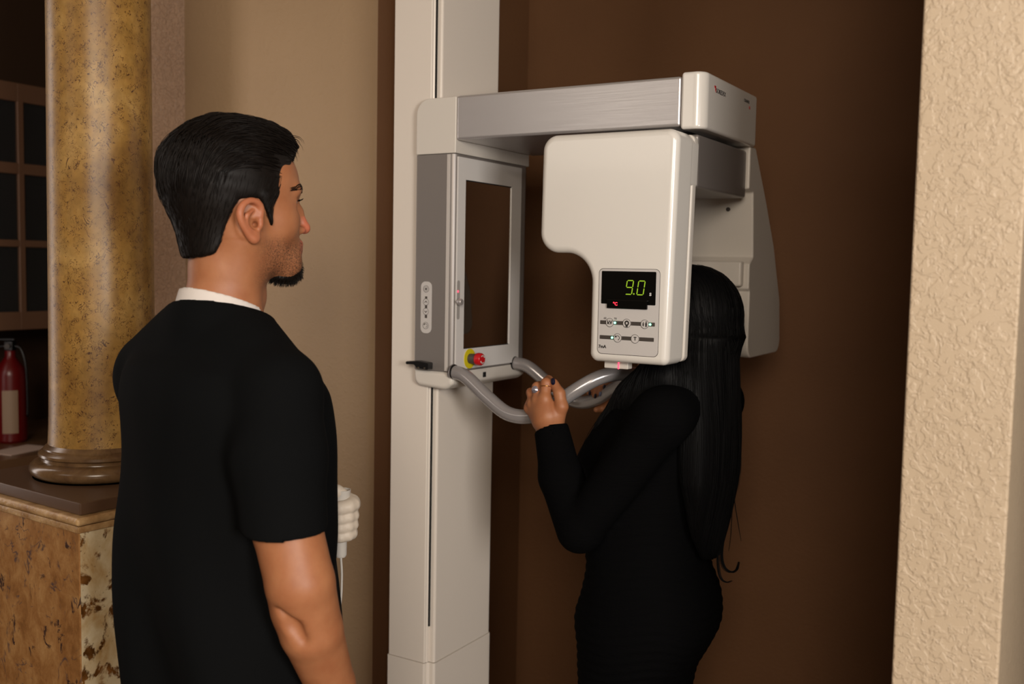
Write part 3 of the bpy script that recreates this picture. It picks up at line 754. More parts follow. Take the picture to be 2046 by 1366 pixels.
def strands_mesh(name, paths, rads, seg=4):
    Vs, Qs, n = [], [], 0
    for path, r in zip(paths, rads):
        p = np.array(path); m = len(p); t = np.gradient(p, axis=0); t /= np.linalg.norm(t, axis=1)[:, None]+1e-9
        up = np.array([.31, .52, .8]); s_ = np.cross(t, up); s_ /= np.linalg.norm(s_, axis=1)[:, None]+1e-9; u = np.cross(s_, t)
        rr = np.array(r)[:, None, None]; ang = 2*np.pi*np.arange(seg)/seg
        ring = p[:, None]+rr*(s_[:, None]*np.cos(ang)[None, :, None]+u[:, None]*np.sin(ang)[None, :, None])
        Vs.append(ring.reshape(-1, 3)); i = np.arange(m-1)[:, None]*seg; k = np.arange(seg)[None]; k2 = (k+1) % seg
        Qs.append(np.stack([i+k, i+k2, i+seg+k2, i+seg+k], -1).reshape(-1, 4)+n); n += m*seg
    return np_mesh(name, [(np.concatenate(Vs), np.concatenate(Qs))])
def vnoise(seed, n=5, f=1.0):
    rs = np.random.RandomState(seed); K = rs.randn(n, 3); K /= np.linalg.norm(K, axis=1)[:, None]; K *= f*rs.uniform(.6, 1.6, (n, 1)); ph = rs.uniform(0, 6.28, n)
    return lambda X, Y, Z: sum(np.sin(K[i, 0]*X+K[i, 1]*Y+K[i, 2]*Z+ph[i]) for i in range(n))/n

# ---- shared face of both people, in head coordinates (forward, left, up); eyes at height 0
CM = lambda p: [tuple(v) for v in catmull(p, 4)]
IR = lambda r: list(np.interp(np.arange((len(r)-1)*4+1)/4, np.arange(len(r)), r))
def face_solid(g=1.0, fem=False):
    s = Solid((-.15, -.12, -.25), (.16, .12, .16), .0019)
    s.ell((-.004, 0, .030), (.094, .0755, .084), 0)
    s.ell((.045, 0, .030), (.056, .062, .062), .03)
    s.ell((.040, 0, -.035), (.062, .056, .072), .03)
    for q in (-1, 1):
        s.cone((-.004, q*.056, -.060), (.082, q*.012, -.104), .014, .015, .035)     # jaw line
        s.cone((.0, q*.058, -.02), (.004, q*.056, -.06), .018, .014, .03)
        s.ell((.064, q*.034, -.034), (.024, .021, .022), .03)                    # cheek
        s.cone((.098, q*.010, .018), (.086, q*.042, .020), .0075, .007, .016)        # brow
        s.ell((.103, q*.032, -.002), (.017, .017, .0125), .012, True)                 # eye socket
    s.ell((.086, 0, -.104), (.022, .02, .018), .02)
    s.ell((.086, 0, -.075), (.022, .028, .030), .02)
    s.chain([(.097, 0, .010), (.107, 0, -.012), (.118, 0, -.036)], [.0065, .0072, .0085], .01)
    s.ell((.1185, 0, -.0405), (.0098, .0095, .0085), .006)
    for q in (-1, 1):
        s.ell((.106, q*.0115, -.0435), (.0095, .0062, .0065), .006)
        s.ell((.111, q*.006, -.0505), (.0045, .0028, .0035), .003, True)              # nostril
        s.cone((.088, q*.020, -.0035), (.082, q*.040, -.0035), .0085, .0070, .006)    # lower lid fill
        s.cone((.0905, q*.020, .0055), (.083, q*.043, .0035), .0045, .0040, .004)      # upper lid
        s.ell((.089, q*.032, .0005), (.014, .013, .0052), .002, True)
    s.chain([(.097, -.022, -.071), (.106, -.008, -.066), (.1068, 0, -.0675), (.106, .008, -.066), (.097, .022, -.071)], [.003, .0048, .0042, .0048, .003], .007)
    s.chain([(.096, -.020, -.0735), (.1045, -.006, -.0765), (.1045, .006, -.0765), (.096, .020, -.0735)], [.003, .0055, .0055, .003], .007)
    s.chain([(.099, -.020, -.0722), (.111, 0, -.0715), (.099, .020, -.0722)], [.0008, .0011, .0008], .002, True)
    s.ell((.094, 0, -.102), (.0115, .015, .0115), .012)
    s.chain([(-.012, 0, -.04), (-.010, 0, -.10), (-.022, 0, -.19), (-.036, 0, -.245)], [.052, .0545, .058, .066] if not fem else [.045, .044, .047, .052], .03)
    for q in (-1, 1):                                                                 # neck muscle
        s.cone((-.018, q*.050, -.055), (.022, q*.018, -.215), .014, .012, .02)
    if not fem: s.ell((.034, 0, -.155), (.016, .014, .018), .02)
    for q in (-1, 1):                                                                 # ear
        E = lambda f, z, o: (.003+f*.96, q*(.0745+o), z*.92-.006)
        s.ell(E(-.006, -.030, .003), (.021, .0055, .029), .006, rot=[[1, .0, -.12], [0.22, 1, 0], [.12, 0, 1]])
        s.chain(CM([E(.010, -.027, .004), E(.0125, -.012, .006), E(.006, -.001, .009), E(-.008, .0015, .0125), E(-.021, -.006, .0155), E(-.0265, -.019, .017), E(-.0235, -.033, .0155), E(-.0145, -.047, .012), E(-.006, -.057, .0085), E(.001, -.0625, .007)]),
                IR([.0036, .0038, .004, .0042, .0045, .0046, .0045, .0045, .005, .0058]), .004)
        s.ell(E(.003, -.0585, .006), (.008, .004, .008), .006)
        s.ell(E(-.010, -.014, .0125), (.0125, .0055, .011), .004, True)
        s.ell(E(.000, -.0345, .012), (.0095, .0085, .0115), .004, True)
        s.chain([E(-.003, -.014, .009), E(-.013, -.022, .0125), E(-.0155, -.034, .0125), E(-.009, -.046, .0105), E(.001, -.0505, .0085)], [.0022, .0034, .0036, .0036, .0032], .004)
        s.cone(E(.000, -.026, .006), E(.011, -.022, .006), .002, .003, .004)
        s.ell(E(.0105, -.036, .007), (.0042, .004, .0065), .004)                       # tragus
        s.ell(E(.0035, -.0365, .001), (.0035, .008, .0045), .003, True)
    return s

skin = mat('skin', lin((190, 130, 92)), .5)
b_ = bsdf(skin); b_.inputs['Subsurface Weight'].default_value = .12; b_.inputs['Subsurface Radius'].default_value = (.012, .004, .002); b_.inputs['Subsurface Scale'].default_value = .4
at1 = nd(skin, 'ShaderNodeAttribute', attribute_name='beard'); at2 = nd(skin, 'ShaderNodeAttribute', attribute_name='flush')
base = ramp(skin, noise(skin, 28, 4, .6), [(.3, lin((162, 102, 67))), (.7, lin((176, 118, 80)))])
base = mix(skin, at2.outputs['Fac'], base, lin((206, 112, 86)))
stub = ramp(skin, noise(skin, 420, 2, .7), [(.42, G(.15)), (.62, G(1))])
base = mix(skin, mix(skin, 1, at1.outputs['Color'], stub, 'MULTIPLY'), base, lin((70, 48, 36)))
lk(skin, base, b_.inputs['Base Color']); add_bump(skin, noise(skin, 260, 3), .12, .0006)
hairm = mat('dark_brown_hair', lin((20, 15, 12)), .5, spec=.18)
hairb = mat('black_hair', lin((8, 8, 9)), .55, spec=.12)
scrub = mat('black_scrub_cloth', lin((14, 15, 16)), .9, spec=.06, bump=(900, .2, .0006))
undersh = mat('white_undershirt', lin((226, 218, 212)), .85, bump=(700, .2, .0006))
pantsm = mat('black_trouser_cloth', lin((26, 26, 28)), .9, spec=.1)
shoem = mat('black_shoe', lin((20, 20, 20)), .5)
eyem = mat('eye_white', lin((214, 206, 200)), .2); irism = mat('eye_iris', lin((50, 34, 22)), .2)
glovem = mat('white_latex_glove', lin((222, 208, 190)), .5, bump=(160, .3, .001))
dressm = mat('black_knit_dress', lin((9, 9, 10)), .95, spec=.04)
vv = coords(dressm, (1, 1, 6)); add_bump(dressm, noise(dressm, 26, 4, .6, .8, vv), .5, .004)
naild = mat('dark_blue_nail_polish', lin((22, 22, 44)), .15); naill = mat('grey_blue_nail_polish', lin((112, 120, 150)), .15)
goldm = mat('gold_metal', lin((214, 160, 90)), .2, metal=1); gemm = mat('silver_gem', lin((200, 196, 214)), .08, metal=.8)

def attrs(me, beard, flush):
    for n_, v in (('beard', beard), ('flush', flush)):
        a = me.attributes.new(n_, 'FLOAT', 'POINT'); a.data.foreach_set('value', v.astype(np.float32))
def sstep(x, a, b): t = np.clip((x-a)/(b-a), 0, 1); return t*t*(3-2*t)

# ================================================================= the man
O_M = np.array([-.46, 1.60, 0.])
HC = np.array([-.45, 1.62, 1.67]); fh = np.array([.829, .559, 0]); lh = np.array([-.559, .829, 0]); uh = np.array([0, 0, 1.])
RH = np.stack([fh, lh, uh])                       # head coordinates -> world
def Hw(v): return v @ RH + HC
def loc(px, py, l):                               # pixel on the plane l of the head -> (forward, height)
    d = np.array(_F+_R*((px-W_/2)/FPX)+_U*((H_/2-py)/FPX)); c = np.array(CAM)-HC
    t = (l-c@lh)/(d@lh); p = c+d*t; return p@fh, p[2]
p3 = lambda px, py, Y: np.array(P(px, py, Y))
MAN = thing('person', 'man in black scrub top with swept back dark hair and goatee, at left', 'person', tuple(O_M))

hs = face_solid()
Vh, Qh = hs.mesh()
fl_, ll_, zl_ = Vh.T
beard_h = sstep(-zl_, .048, .075)*sstep(fl_, .0, .05)*sstep(-zl_, .02, .06)*.8*(1-sstep(-zl_, .125, .15))
beard_h = np.maximum(beard_h, .9*sstep(-((fl_-.098)/.02)**2-((zl_+.108)/.02)**2, -1, -.3))
flush_h = np.clip(sstep(np.abs(ll_), .079, .088)*(fl_ < .02)*.28+.7*sstep(fl_, .105, .116)*(zl_ > -.055)*(zl_ < -.02)+.6*sstep(fl_, .098, .104)*(zl_ < -.06)*(zl_ > -.082), 0, 1)
Vhw = Hw(Vh)

# body below the neck, arms and legs
bs = Solid((-.85, 1.25, .02), (-.10, 2.05, 1.60), .006)
zr = lambda py, px=460, Y=1.6: P(px, py, Y).z
wdir = (.8, -.6)
bs.loft([.92, 1.02, 1.12, 1.25, 1.34, 1.38, 1.41], [-.46]*7, [1.6]*7, [.165, .155, .16, .175, .18, .15, .09], [.105, .10, .10, .115, .115, .095, .07], wdir, 0, ex=2.2)
rs_, ls_ = p3(568, 762, 1.485), p3(312, 735, 1.72)
nb = p3(440, 610, 1.6)
kb_ = Hw(np.array([-.030, 0, -.25]))
bs.cone(kb_, rs_-[0, 0, .05], .045, .036, .03); bs.cone(kb_, ls_-[0, 0, .05], .045, .032, .03); bs.cone(kb_-[0, 0, .03], kb_+[.0, .0, .02], .06, .055, .02)
el_r = p3(600, 1165, 1.41)
arm_r = [rs_-[0, 0, .04], p3(573, 1050, 1.425), el_r, p3(622, 1258, 1.43), p3(661, 1366, 1.48), p3(705, 1500, 1.56)]
arm_rr = [.044, .0500, .0490, .0455, .0365, .027]
ha = Solid((-.55, 1.25, .62), (-.10, 1.75, 1.5), .0042)
ha.chain(arm_r, arm_rr, .006)
ha.chain([p3(566, 1212, 1.384), p3(588, 1250, 1.382), p3(606, 1278, 1.386)], [.002, .0035, .002], .02, True)
ha.ell(p3(572, 1210, 1.42), (.018, .02, .03), .02)      # elbow point
def hand(s, wrist, fwd, up, side, sc=1.0, curl=.6, k=.006):
    """relaxed hand: fwd along the fingers, up out of the back of the hand, side towards the thumb"""
    w, f, u, t = [np.array(v, float) for v in (wrist, fwd, up, side)]
    pt = lambda a, b, c: w+(f*a+t*b+u*c)*sc
    s.cone(pt(-.03, 0, 0), pt(.02, 0, 0), .026*sc, .026*sc, .015)
    for i, (b, L, r) in enumerate(((.028, .094, .0105), (.009, .098, .0105), (-.010, .094, .010), (-.027, .086, .009))):
        s.cone(pt(.015, b*.6, 0), pt(L, b, 0), .017*sc, r*1.2*sc, .012)
        l3 = [.040, .026, .020] if i < 3 else [.032, .020, .017]
        if i == 1: l3 = [.044, .029, .021]
        p = np.array([L, b, 0.]); a = 0; pts = [pt(*p)]
        for q, ln in enumerate(l3):
            a += curl*(.55+.35*q); p = p+np.array([math.cos(a)*ln, 0, -math.sin(a)*ln]); pts.append(pt(*p))
        s.chain(pts, [r*sc, r*.93*sc, r*.85*sc, r*.72*sc], .004)
    s.chain([pt(.02, .025, -.008), pt(.055, .048, -.018), pt(.085, .056, -.022), pt(.11, .052, -.026)], [.017*sc, .0125*sc, .011*sc, .009*sc], .01)
wr = arm_r[-1]; fd = (wr-el_r); fd = fd/np.linalg.norm(fd)
upv = np.array([.75, -.66, 0]); upv -= fd*(upv@fd); upv /= np.linalg.norm(upv); sd = np.cross(upv, fd); 
if sd@np.array([.6, .8, 0]) < 0: sd = -sd
ha_lo = np.array([-.30, 1.45, .62])
hr = Solid(wr-[.12, .14, .22], wr+[.14, .16, .10], .003)
hr.cone(arm_r[-2], wr, .0375, .027, .01); hand(hr, wr+fd*.03, fd, upv, sd)
# left arm, behind the torso
el_l, wr_l = p3(430, 1075, 1.86), p3(650, 1034, 1.80)
bs.chain([ls_-[0, 0, .03], el_l, wr_l], [.040, .040, .028], .03)
hip = np.array([-.46, 1.6, .93]); w3 = np.array([.8, -.6, 0]); d3 = np.array([.6, .8, 0])
for q in (-1, 1):
    bs.chain([hip+w3*q*.09, hip+w3*q*.10+[0, 0, -.43]+d3*.01, hip+w3*q*.105+[0, 0, -.84]], [.085, .055, .038], .03)
    bs.chain([hip+w3*q*.105+[0, 0, -.875]-d3*.05, hip+w3*q*.12+[0, 0, -.885]+d3*.15], [.032, .028], .02)
def cut_above(S_, z, keep_below=True):
    pass
parts = [(Vhw-O_M, Qh)]
Vb, Qb = bs.mesh(); Va, Qa = ha.mesh(); Vr, Qr = hr.mesh()
parts += [(Vb-O_M, Qb), (Va-O_M, Qa), (Vr-O_M, Qr)]
me = np_mesh('body', parts)
nn = len(me.vertices)-len(Vh); zero = np.zeros(nn)
fl2 = np.concatenate([flush_h, zero]); attrs(me, np.concatenate([beard_h, zero]), fl2)
body = obj('body', me, skin, MAN)

# hair of the man
from mathutils.bvhtree import BVHTree
hv = Solid((-.17, -.12, -.16), (.16, .12, .18), .0025)
hv.ell((-.006, 0, .030), (.100, .0825, .091), 0)
hv.ell((-.012, 0, .050), (.100, .076, .081), .02)
hv.ell((.030, 0, .082), (.068, .058, .048), .02)
hv.ell((.052, .0, .072), (.047, .045, .040), .02)
hv.ell((-.082, 0, .036), (.029, .050, .045), .02)
hv.cone((-.040, 0, -.01), (-.021, 0, -.100), .060, .0575, .03)
for q in (-1, 1): hv.cone((.026, q*.069, .004), (.0345, q*.0665, -.042), .0085, .0065, .012)
nz1 = vnoise(3, 7, 75); nz2 = vnoise(5, 7, 200)
hv.add(lambda X, Y, Z: nz1(X*.7, Y, Z)*.0036*np.clip((Z+.02)/.05, 0, 1)+nz2(X*.5, Y, Z)*.0016*np.clip((Z+.02)/.05, 0, 1))
# hairline taken on the side of the head
HLp = [(592, 322), (586, 336), (574, 347), (566, 370), (563, 395), (556, 415), (546, 440), (541, 432), (533, 421), (524, 411), (515, 404)]
hl = [loc(x, y, -.070 if i > 2 else -.05) for i, (x, y) in enumerate(HLp)]
def face_cut(X, Y, Z):
    # everything in front of the hairline; the cut is eased with the distance from the side of the head
    zz_ = np.array([.20, .112, .098, .088, .070, .040, .010, -.012, -.040])
    ff_ = np.array([.30, .125, .112, .101, .081, .067, .058, .052, .0385])
    fr_ = np.interp(Z, zz_[::-1], ff_[::-1])
    return (fr_-X)*.8
hv.fn(lambda X, Y, Z: face_cut(X, Y, Z)+0*Y, .004, True)
def low_cut(X, Y, Z):
    # lower limit of the hair as a function of forward position
    fx = np.array([-.2, -.09, -.062, -.048, -.040, -.029, -.018, .014, .020, .026, .0385, .045, .2])
    zx = np.array([-.098, -.095, -.090, -.086, -.070, -.025, -.002, .0, -.010, -.018, -.043, -.03, .0])
    return (Z-np.interp(X, fx, zx))*.7
hv.fn(lambda X, Y, Z: low_cut(X, Y, Z)+0*Y, .004, True)
Vv, Qv = hv.mesh()
hw = Hw(Vv)-O_M
me = np_mesh('hair', [(hw, Qv)])
HAIR = obj('hair', me, hairm, body)
bvh = BVHTree.FromPolygons([tuple(v) for v in Vv], [tuple(q) for q in Qv])
rs = np.random.RandomState(11); cent = Vv[Qv].mean(1)
paths, rads = [], []
for it in range(5600):
    p = Vector(cent[rs.randint(len(cent))])
    hit, nrm, _, _ = bvh.find_nearest(p)
    if nrm is None or (p.x > .055 and p.z < .072 and abs(p.y) > .035): continue
    side = abs(p.y) > .045 and p.z < .045
    L = rs.uniform(.022, .055) if not side else rs.uniform(.008, .016)
    if p.z < -.02 or (p.x < -.07 and p.z < .03): L = rs.uniform(.01, .02)
    n_ = 7; path, rad = [], []; ph = rs.uniform(0, 6.28); lift0 = rs.uniform(-.0006, .0012); wv = rs.uniform(.0, .35); r0 = rs.uniform(.0005, .0013)
    if L < .02: r0 *= .45
    rise = rs.uniform(0, .004) if L > .02 else rs.uniform(0, .0006)
    for k in range(n_):
        t = k/(n_-1)
        hit, nrm, _, _ = bvh.find_nearest(p)
        if hit is None: break
        path.append(hit+nrm*(lift0+rise*math.sin(t*2.6))); rad.append(r0*(1-.75*t**2)*(.4+.6*min(1, 4*t+.2)))
        down = min(1, max(0, (-p.x+.01)/.09)); 
        if p.z < .04: down = max(down, .55 + (.4 if p.x < .03 else .25))
        d = Vector((-(1-down*.8), .12*math.sin(ph), -down+.05)) + Vector((0, wv*math.sin(ph+t*5), wv*.8*math.cos(ph*1.3+t*6)))
        d = d-nrm*d.dot(nrm)
        if d.length < 1e-6: break
        p = hit+d.normalized()*(L/(n_-1))
    if len(path) < 4: continue
    paths.append(Hw(np.array([tuple(q) for q in path]))-O_M); rads.append(rad)
for it in range(150):
    p = Vector(cent[rs.randint(len(cent))])
    if p.z < .055 or p.x < -.085 or (p.x > .02 and p.z < .10): continue
    L = rs.uniform(.035, .065); ph = rs.uniform(0, 6.28); r0 = rs.uniform(.0022, .0040); path, rad = [], []; n_ = 10
    for k in range(n_):
        t = k/(n_-1); hit, nrm, _, _ = bvh.find_nearest(p)
        path.append(hit+nrm*(.0016*math.sin(3.1*t)-.0016)); rad.append(r0*max(.05, math.sin(min(1, t*1.6+.25)*math.pi/2)*(1-t**2.5)))
        down = min(1, max(0, (-p.x+.01)/.09)); down = max(down, .35 if p.z < .07 else 0)
        d = Vector((-(1-down*.8), .25*math.sin(ph+5*t), -down+.35*math.cos(ph+6*t))); d = d-nrm*d.dot(nrm); p = hit+d.normalized()*(L/(n_-1))
    paths.append(Hw(np.array([tuple(q) for q in path]))-O_M); rads.append(rad)
# ragged tufts at the front of the hair
for it in range(60):
    y0 = rs.uniform(-.045, .02); z0_ = rs.uniform(.070, .108); x0 = .098+.018*(z0_-.07)/.04-abs(y0)*.25
    x0 -= .008; b = np.array([x0-.022, y0, z0_]); e = np.array([x0+rs.uniform(-.004, .005), y0+rs.uniform(-.008, .008), z0_-rs.uniform(.004, .022)]); m_ = (b+e)/2+[.006, 0, .004]
    paths.append(Hw(np.array([b, (b+m_)/2+[.001, 0, .001], m_, (m_+e)/2+[.002, 0, 0], e]))-O_M); rads.append([.0006, .0006, .0005, .0003, .0001])
obj('hair_locks', strands_mesh('hair_locks', paths, rads), hairm, body)

# goatee, moustache, brows
gs = Solid((.03, -.05, -.16), (.15, .05, -.03), .0016)
gs.ell((.092, 0, -.1135), (.0215, .022, .0185), 0); gs.ell((.077, 0, -.121), (.022, .022, .0105), .01); gs.ell((.104, 0, -.101), (.0095, .013, .010), .006)
for q in (-1, 1):
    gs.chain([(.1075, q*.003, -.0595), (.103, q*.016, -.064), (.097, q*.024, -.072), (.096, q*.024, -.086)], [.0026, .0026, .002, .0015], .003)
gs.add(lambda X, Y, Z: vnoise(8, 6, 500)(X, Y, Z)*.0008)
Vg, Qg = gs.mesh(); gp, gr = [], []
cg = Vg[Qg].mean(1)
for it in range(1500):
    c = cg[rs.randint(len(cg))]; o_ = np.array([.088, 0, -.108]) if c[2] < -.09 else np.array([.09, 0, -.06])
    d = (c-o_); d = d/np.linalg.norm(d)+np.array([.1, 0, -.9]); d /= np.linalg.norm(d); L = rs.uniform(.003, .007) if c[2] < -.09 else rs.uniform(.002, .004)
    path = [c-d*.002, c+d*L*.4, c+d*L*.75+[-.0004, 0, 0], c+d*L+[-.001, 0, 0]]; gp.append(Hw(np.array(path))-O_M); gr.append([.00035, .00035, .00025, .00008])
goat = obj('goatee', np_mesh('goatee', [(Hw(Vg)-O_M, Qg)]), hairm, body); goat['label'] = 'dark goatee and moustache'
obj('beard_hairs', strands_mesh('beard_hairs', gp, gr), hairm, body)
bvhH = BVHTree.FromPolygons([tuple(v) for v in Vh], [tuple(q) for q in Qh])
for q in (-1, 1):
    bp, br_ = [], []
    for it in range(220):
        t = rs.uniform(0, 1); c = np.array([.1085-.042*t**1.8, q*(.012+.038*t), .0195+.006*math.sin(t*2.4)-.003*t+rs.uniform(-.0028, .0028)])
        d = np.array([-.25-.3*t, q*.8, .25-.5*t]); d /= np.linalg.norm(d)
        pth = [bvhH.find_nearest(Vector(c+d*u_)) for u_ in (0, .003, .006, .009)]; bp.append(Hw(np.array([tuple(h_[0]+h_[1]*o_) for h_, o_ in zip(pth, (.0004, .0014, .0014, .0008))]))-O_M); br_.append([v_*(1-.75*t) for v_ in (.0005, .0007, .0006, .0002)])
    obj('eyebrow', strands_mesh('eyebrow', bp, br_), hairm, body)
lp, lr = [], []
for q in (-1, 1):
    lp, lr = [], []
    for it in range(34):
        t = rs.uniform(0, 1); c = np.array([.0985-.009*t**2, q*(.021+.022*t), .0035+.002*math.sin(t*3)])
        e = c+np.array([.0075, q*.004*t, .002]); lp.append(Hw(np.array([c, c*.6+e*.4-[0, 0, .001], c*.25+e*.75, e]))-O_M); lr.append([.00035, .0003, .0002, .0001])
    obj('eyelashes', strands_mesh('eyelashes', lp, lr), hairb, body)
def eye(parent, ctr_l, H_, org, R3, iris):
    c = H_(np.array(ctr_l))-org; f = Vector(R3[0])
    rot_ = f.to_track_quat('Z', 'Y').to_matrix().to_4x4()
    e = obj('eye', lathe([(.0118*math.sin(t), -.0118*math.cos(t)) for t in np.linspace(0, math.pi, 20)], 24, mtx=Matrix.Translation(c) @ rot_), eyem, parent)
    obj('iris', lathe([(.0057*math.sin(t)/1, .0118*math.cos(math.asin(min(1, .0057*math.sin(t)/.0118)))+.0003) for t in np.linspace(0, math.pi/2, 8)], 20, mtx=Matrix.Translation(c) @ rot_), iris, e)
for q in (-1, 1): eye(body, (.0805, q*.032, .0005), Hw, O_M, RH, irism)

# undershirt collar and scrub top
col_c = nb
us = Solid((-.62, 1.42, 1.36), (-.28, 1.78, 1.62), .003)
nA_, nB_ = Hw(np.array([-.016, 0, -.15])), Hw(np.array([-.036, 0, -.245]))
us.cone(nA_+[0, 0, .03], nB_, .0620, .078, 0)
us.cone(nB_-[0, 0, .03], nB_, .085, .08, .02)
us.cone(nA_+[0, 0, .03], nB_, .0575, .064, 0, True)
def plane_cut(p0, n): 
    n = np.array(n, float); n /= np.linalg.norm(n); return lambda X, Y, Z: -((X-p0[0])*n[0]+(Y-p0[1])*n[1]+(Z-p0[2])*n[2])
# the collar dips towards the front of the neck
def plane3(a, b, c):
    n = np.cross(b-a, c-a); n = n if n[2] > 0 else -n; return a, n/np.linalg.norm(n)
uc, un = plane3(p3(372, 572, 1.555), p3(482, 591, 1.53), p3(545, 632, 1.66))
tc_, tn = plane3(p3(352, 596, 1.555), p3(487, 600, 1.52), p3(553, 650, 1.655))
ctr = Hw(np.array([-.022, 0, -.19]))
us.fn(plane_cut(uc, un), .002, True)
us.fn(lambda X, Y, Z: -plane_cut(tc_-tn*.022, tn)(X, Y, Z), .002, True)
Vu, Qu = us.mesh()
UND = obj('undershirt', np_mesh('undershirt', [(Vu-O_M, Qu)]), undersh, MAN); UND['label'] = 'white undershirt showing at the collar'

sc = Solid((-.86, 1.22, .80), (-.12, 2.08, 1.56), .004)
rows = [(1500, 236, 684), (1366, 236, 684), (1180, 237, 683), (1050, 240, 677), (950, 245, 672), (850, 244, 668), (780, 243, 655), (730, 256, 620), (695, 285, 575), (660, 318, 530), (640, 345, 500)]
zs_, cx_, cy_, rw_, rd_ = [], [], [], [], []
for y, L_, R__ in rows:
    c = P((L_+R__)/2, y, 1.6); hw_ = (R__-L_)/2*1.6/2000*.965; zs_.append(c.z); cx_.append(c.x); cy_.append(1.6)
    rw_.append(hw_*1.14); rd_.append(hw_*.86 if y > 700 else hw_*.86*.9)
fold = vnoise(21, 6, 38); fold2 = vnoise(22, 5, 70)
def folds(X, Y, Z):
    u = X*.8-Y*.6; 
    return .0095*np.sin(u*34+2*np.sin(Z*6)+Z*3)*np.clip((1.35-Z)/.3, 0, 1) + .003*fold(X, Y, Z*.45) + .0015*fold2(X, Y, Z*.5)
sc.loft(zs_, cx_, cy_, rw_, rd_, wdir, 0, ex=2.35, disp=folds)
nk = ctr-[0, 0, .015]
sc.cone(nk, p3(556, 777, 1.49), .075, .060, .02); sc.cone(nk+[-.008, 0, 0], p3(314, 738, 1.70), .080, .066, .02); sc.cone(nk, nk-[0, 0, .08], .080, .10, .02)
sl_pts = [p3(560, 785, 1.48), p3(556, 910, 1.45), p3(572, 1068, 1.425)]
slv = Solid(sc.lo, sc.lo+sc.h*(np.array(sc.F.shape)-1), sc.h); slv.F = slv.F[:sc.F.shape[0], :sc.F.shape[1], :sc.F.shape[2]]
sc.chain([sl_pts[0], sl_pts[1], sl_pts[2]+(sl_pts[2]-sl_pts[1])*.25-np.array([.003, 0, 0])], [.062, .068, .0610], .02)
ax_ = sl_pts[2]-sl_pts[1]; ax_ /= np.linalg.norm(ax_)
hem_c = p3(571, 1058, 1.425)
def hemcut(X, Y, Z):
    # remove the sleeve below its hem, only near the arm
    n = np.array([.02, .05, -1.0]); n = n/np.linalg.norm(n)
    pl_ = (X-hem_c[0])*n[0]+(Y-hem_c[1])*n[1]+(Z-hem_c[2])*n[2]
    r_ = np.sqrt((X-hem_c[0])**2+(Y-hem_c[1])**2)-.075
    return np.maximum(-pl_, r_+0*Z)
torso_keep = Solid(sc.lo, sc.lo+sc.h*(np.array(sc.F.shape)-1), sc.h); torso_keep.F = np.full_like(sc.F, .5)
torso_keep.loft(zs_, cx_, cy_, rw_, rd_, wdir, 0, ex=2.35, disp=folds)
X, Y, Z = sc.ax[0][:, None, None], sc.ax[1][None, :, None], sc.ax[2][None, None, :]
arm_cut = np.maximum(sc.F, -hemcut(X, Y, Z)).astype(np.float32)
sc.F = np.minimum(arm_cut, torso_keep.F)
# left sleeve
sc.chain([p3(316, 770, 1.71), p3(345, 900, 1.78), p3(372, 985, 1.82)], [.066, .066, .058], .03)
inner = Solid(sc.lo, sc.lo+sc.h*(np.array(sc.F.shape)-1), sc.h); inner.F = np.full_like(sc.F, .5)
inner.chain([hem_c-ax_*.012, hem_c+ax_*.04], [.0510, .0530], 0)
only = np.maximum(inner.F, -(torso_keep.F-.003))
sc.F = np.maximum(sc.F, -only)
# side fold between arm and back, neckline
sc.fn(lambda X, Y, Z: np.maximum(plane_cut(tc_, tn)(X, Y, Z), np.sqrt((X-ctr[0])**2+(Y-ctr[1])**2)-.13), .006, True)
sc.cone(ctr+[0, 0, .06], ctr-tn*.012, .064, .064, .002, True)
Vs_, Qs_ = sc.mesh()
TOP = obj('scrub_top', np_mesh('scrub_top', [(Vs_-O_M, Qs_)], 2), scrub, MAN); TOP['label'] = 'black short-sleeved scrub top'
# trousers and shoes
ts = Solid((-.80, 1.28, .03), (-.12, 1.92, .98), .008)
ts.loft([.80, .88, .95], [-.46]*3, [1.6]*3, [.165, .165, .16], [.11, .11, .105], wdir, 0, ex=2.2)
for q in (-1, 1):
    ts.chain([hip+w3*q*.085-[0, 0, .03], hip+w3*q*.10+[0, 0, -.45]+d3*.01, hip+w3*q*.105+[0, 0, -.85]], [.10, .078, .066], .03)
ts.fn(lambda X, Y, Z: Z-.055+0*X+0*Y, .002, True)
Vt, Qt = ts.mesh(); obj('trousers', np_mesh('trousers', [(Vt-O_M, Qt)]), pantsm, MAN)
for q in (-1, 1):
    ss = Solid(hip+w3*q*.11+[-.16, -.16, -.96], hip+w3*q*.11+[.22, .24, -.80], .006)
    ss.chain([hip+w3*q*.105+[0, 0, -.885]-d3*.055, hip+w3*q*.115+[0, 0, -.885]+d3*.07, hip+w3*q*.12+[0, 0, -.893]+d3*.17], [.043, .043, .034], .02)
    ss.fn(lambda X, Y, Z: Z-.001+0*X+0*Y, .002, True)
    Vq, Qq = ss.mesh(); obj('shoe', np_mesh('shoe', [(Vq-O_M, Qq)]), shoem, MAN)

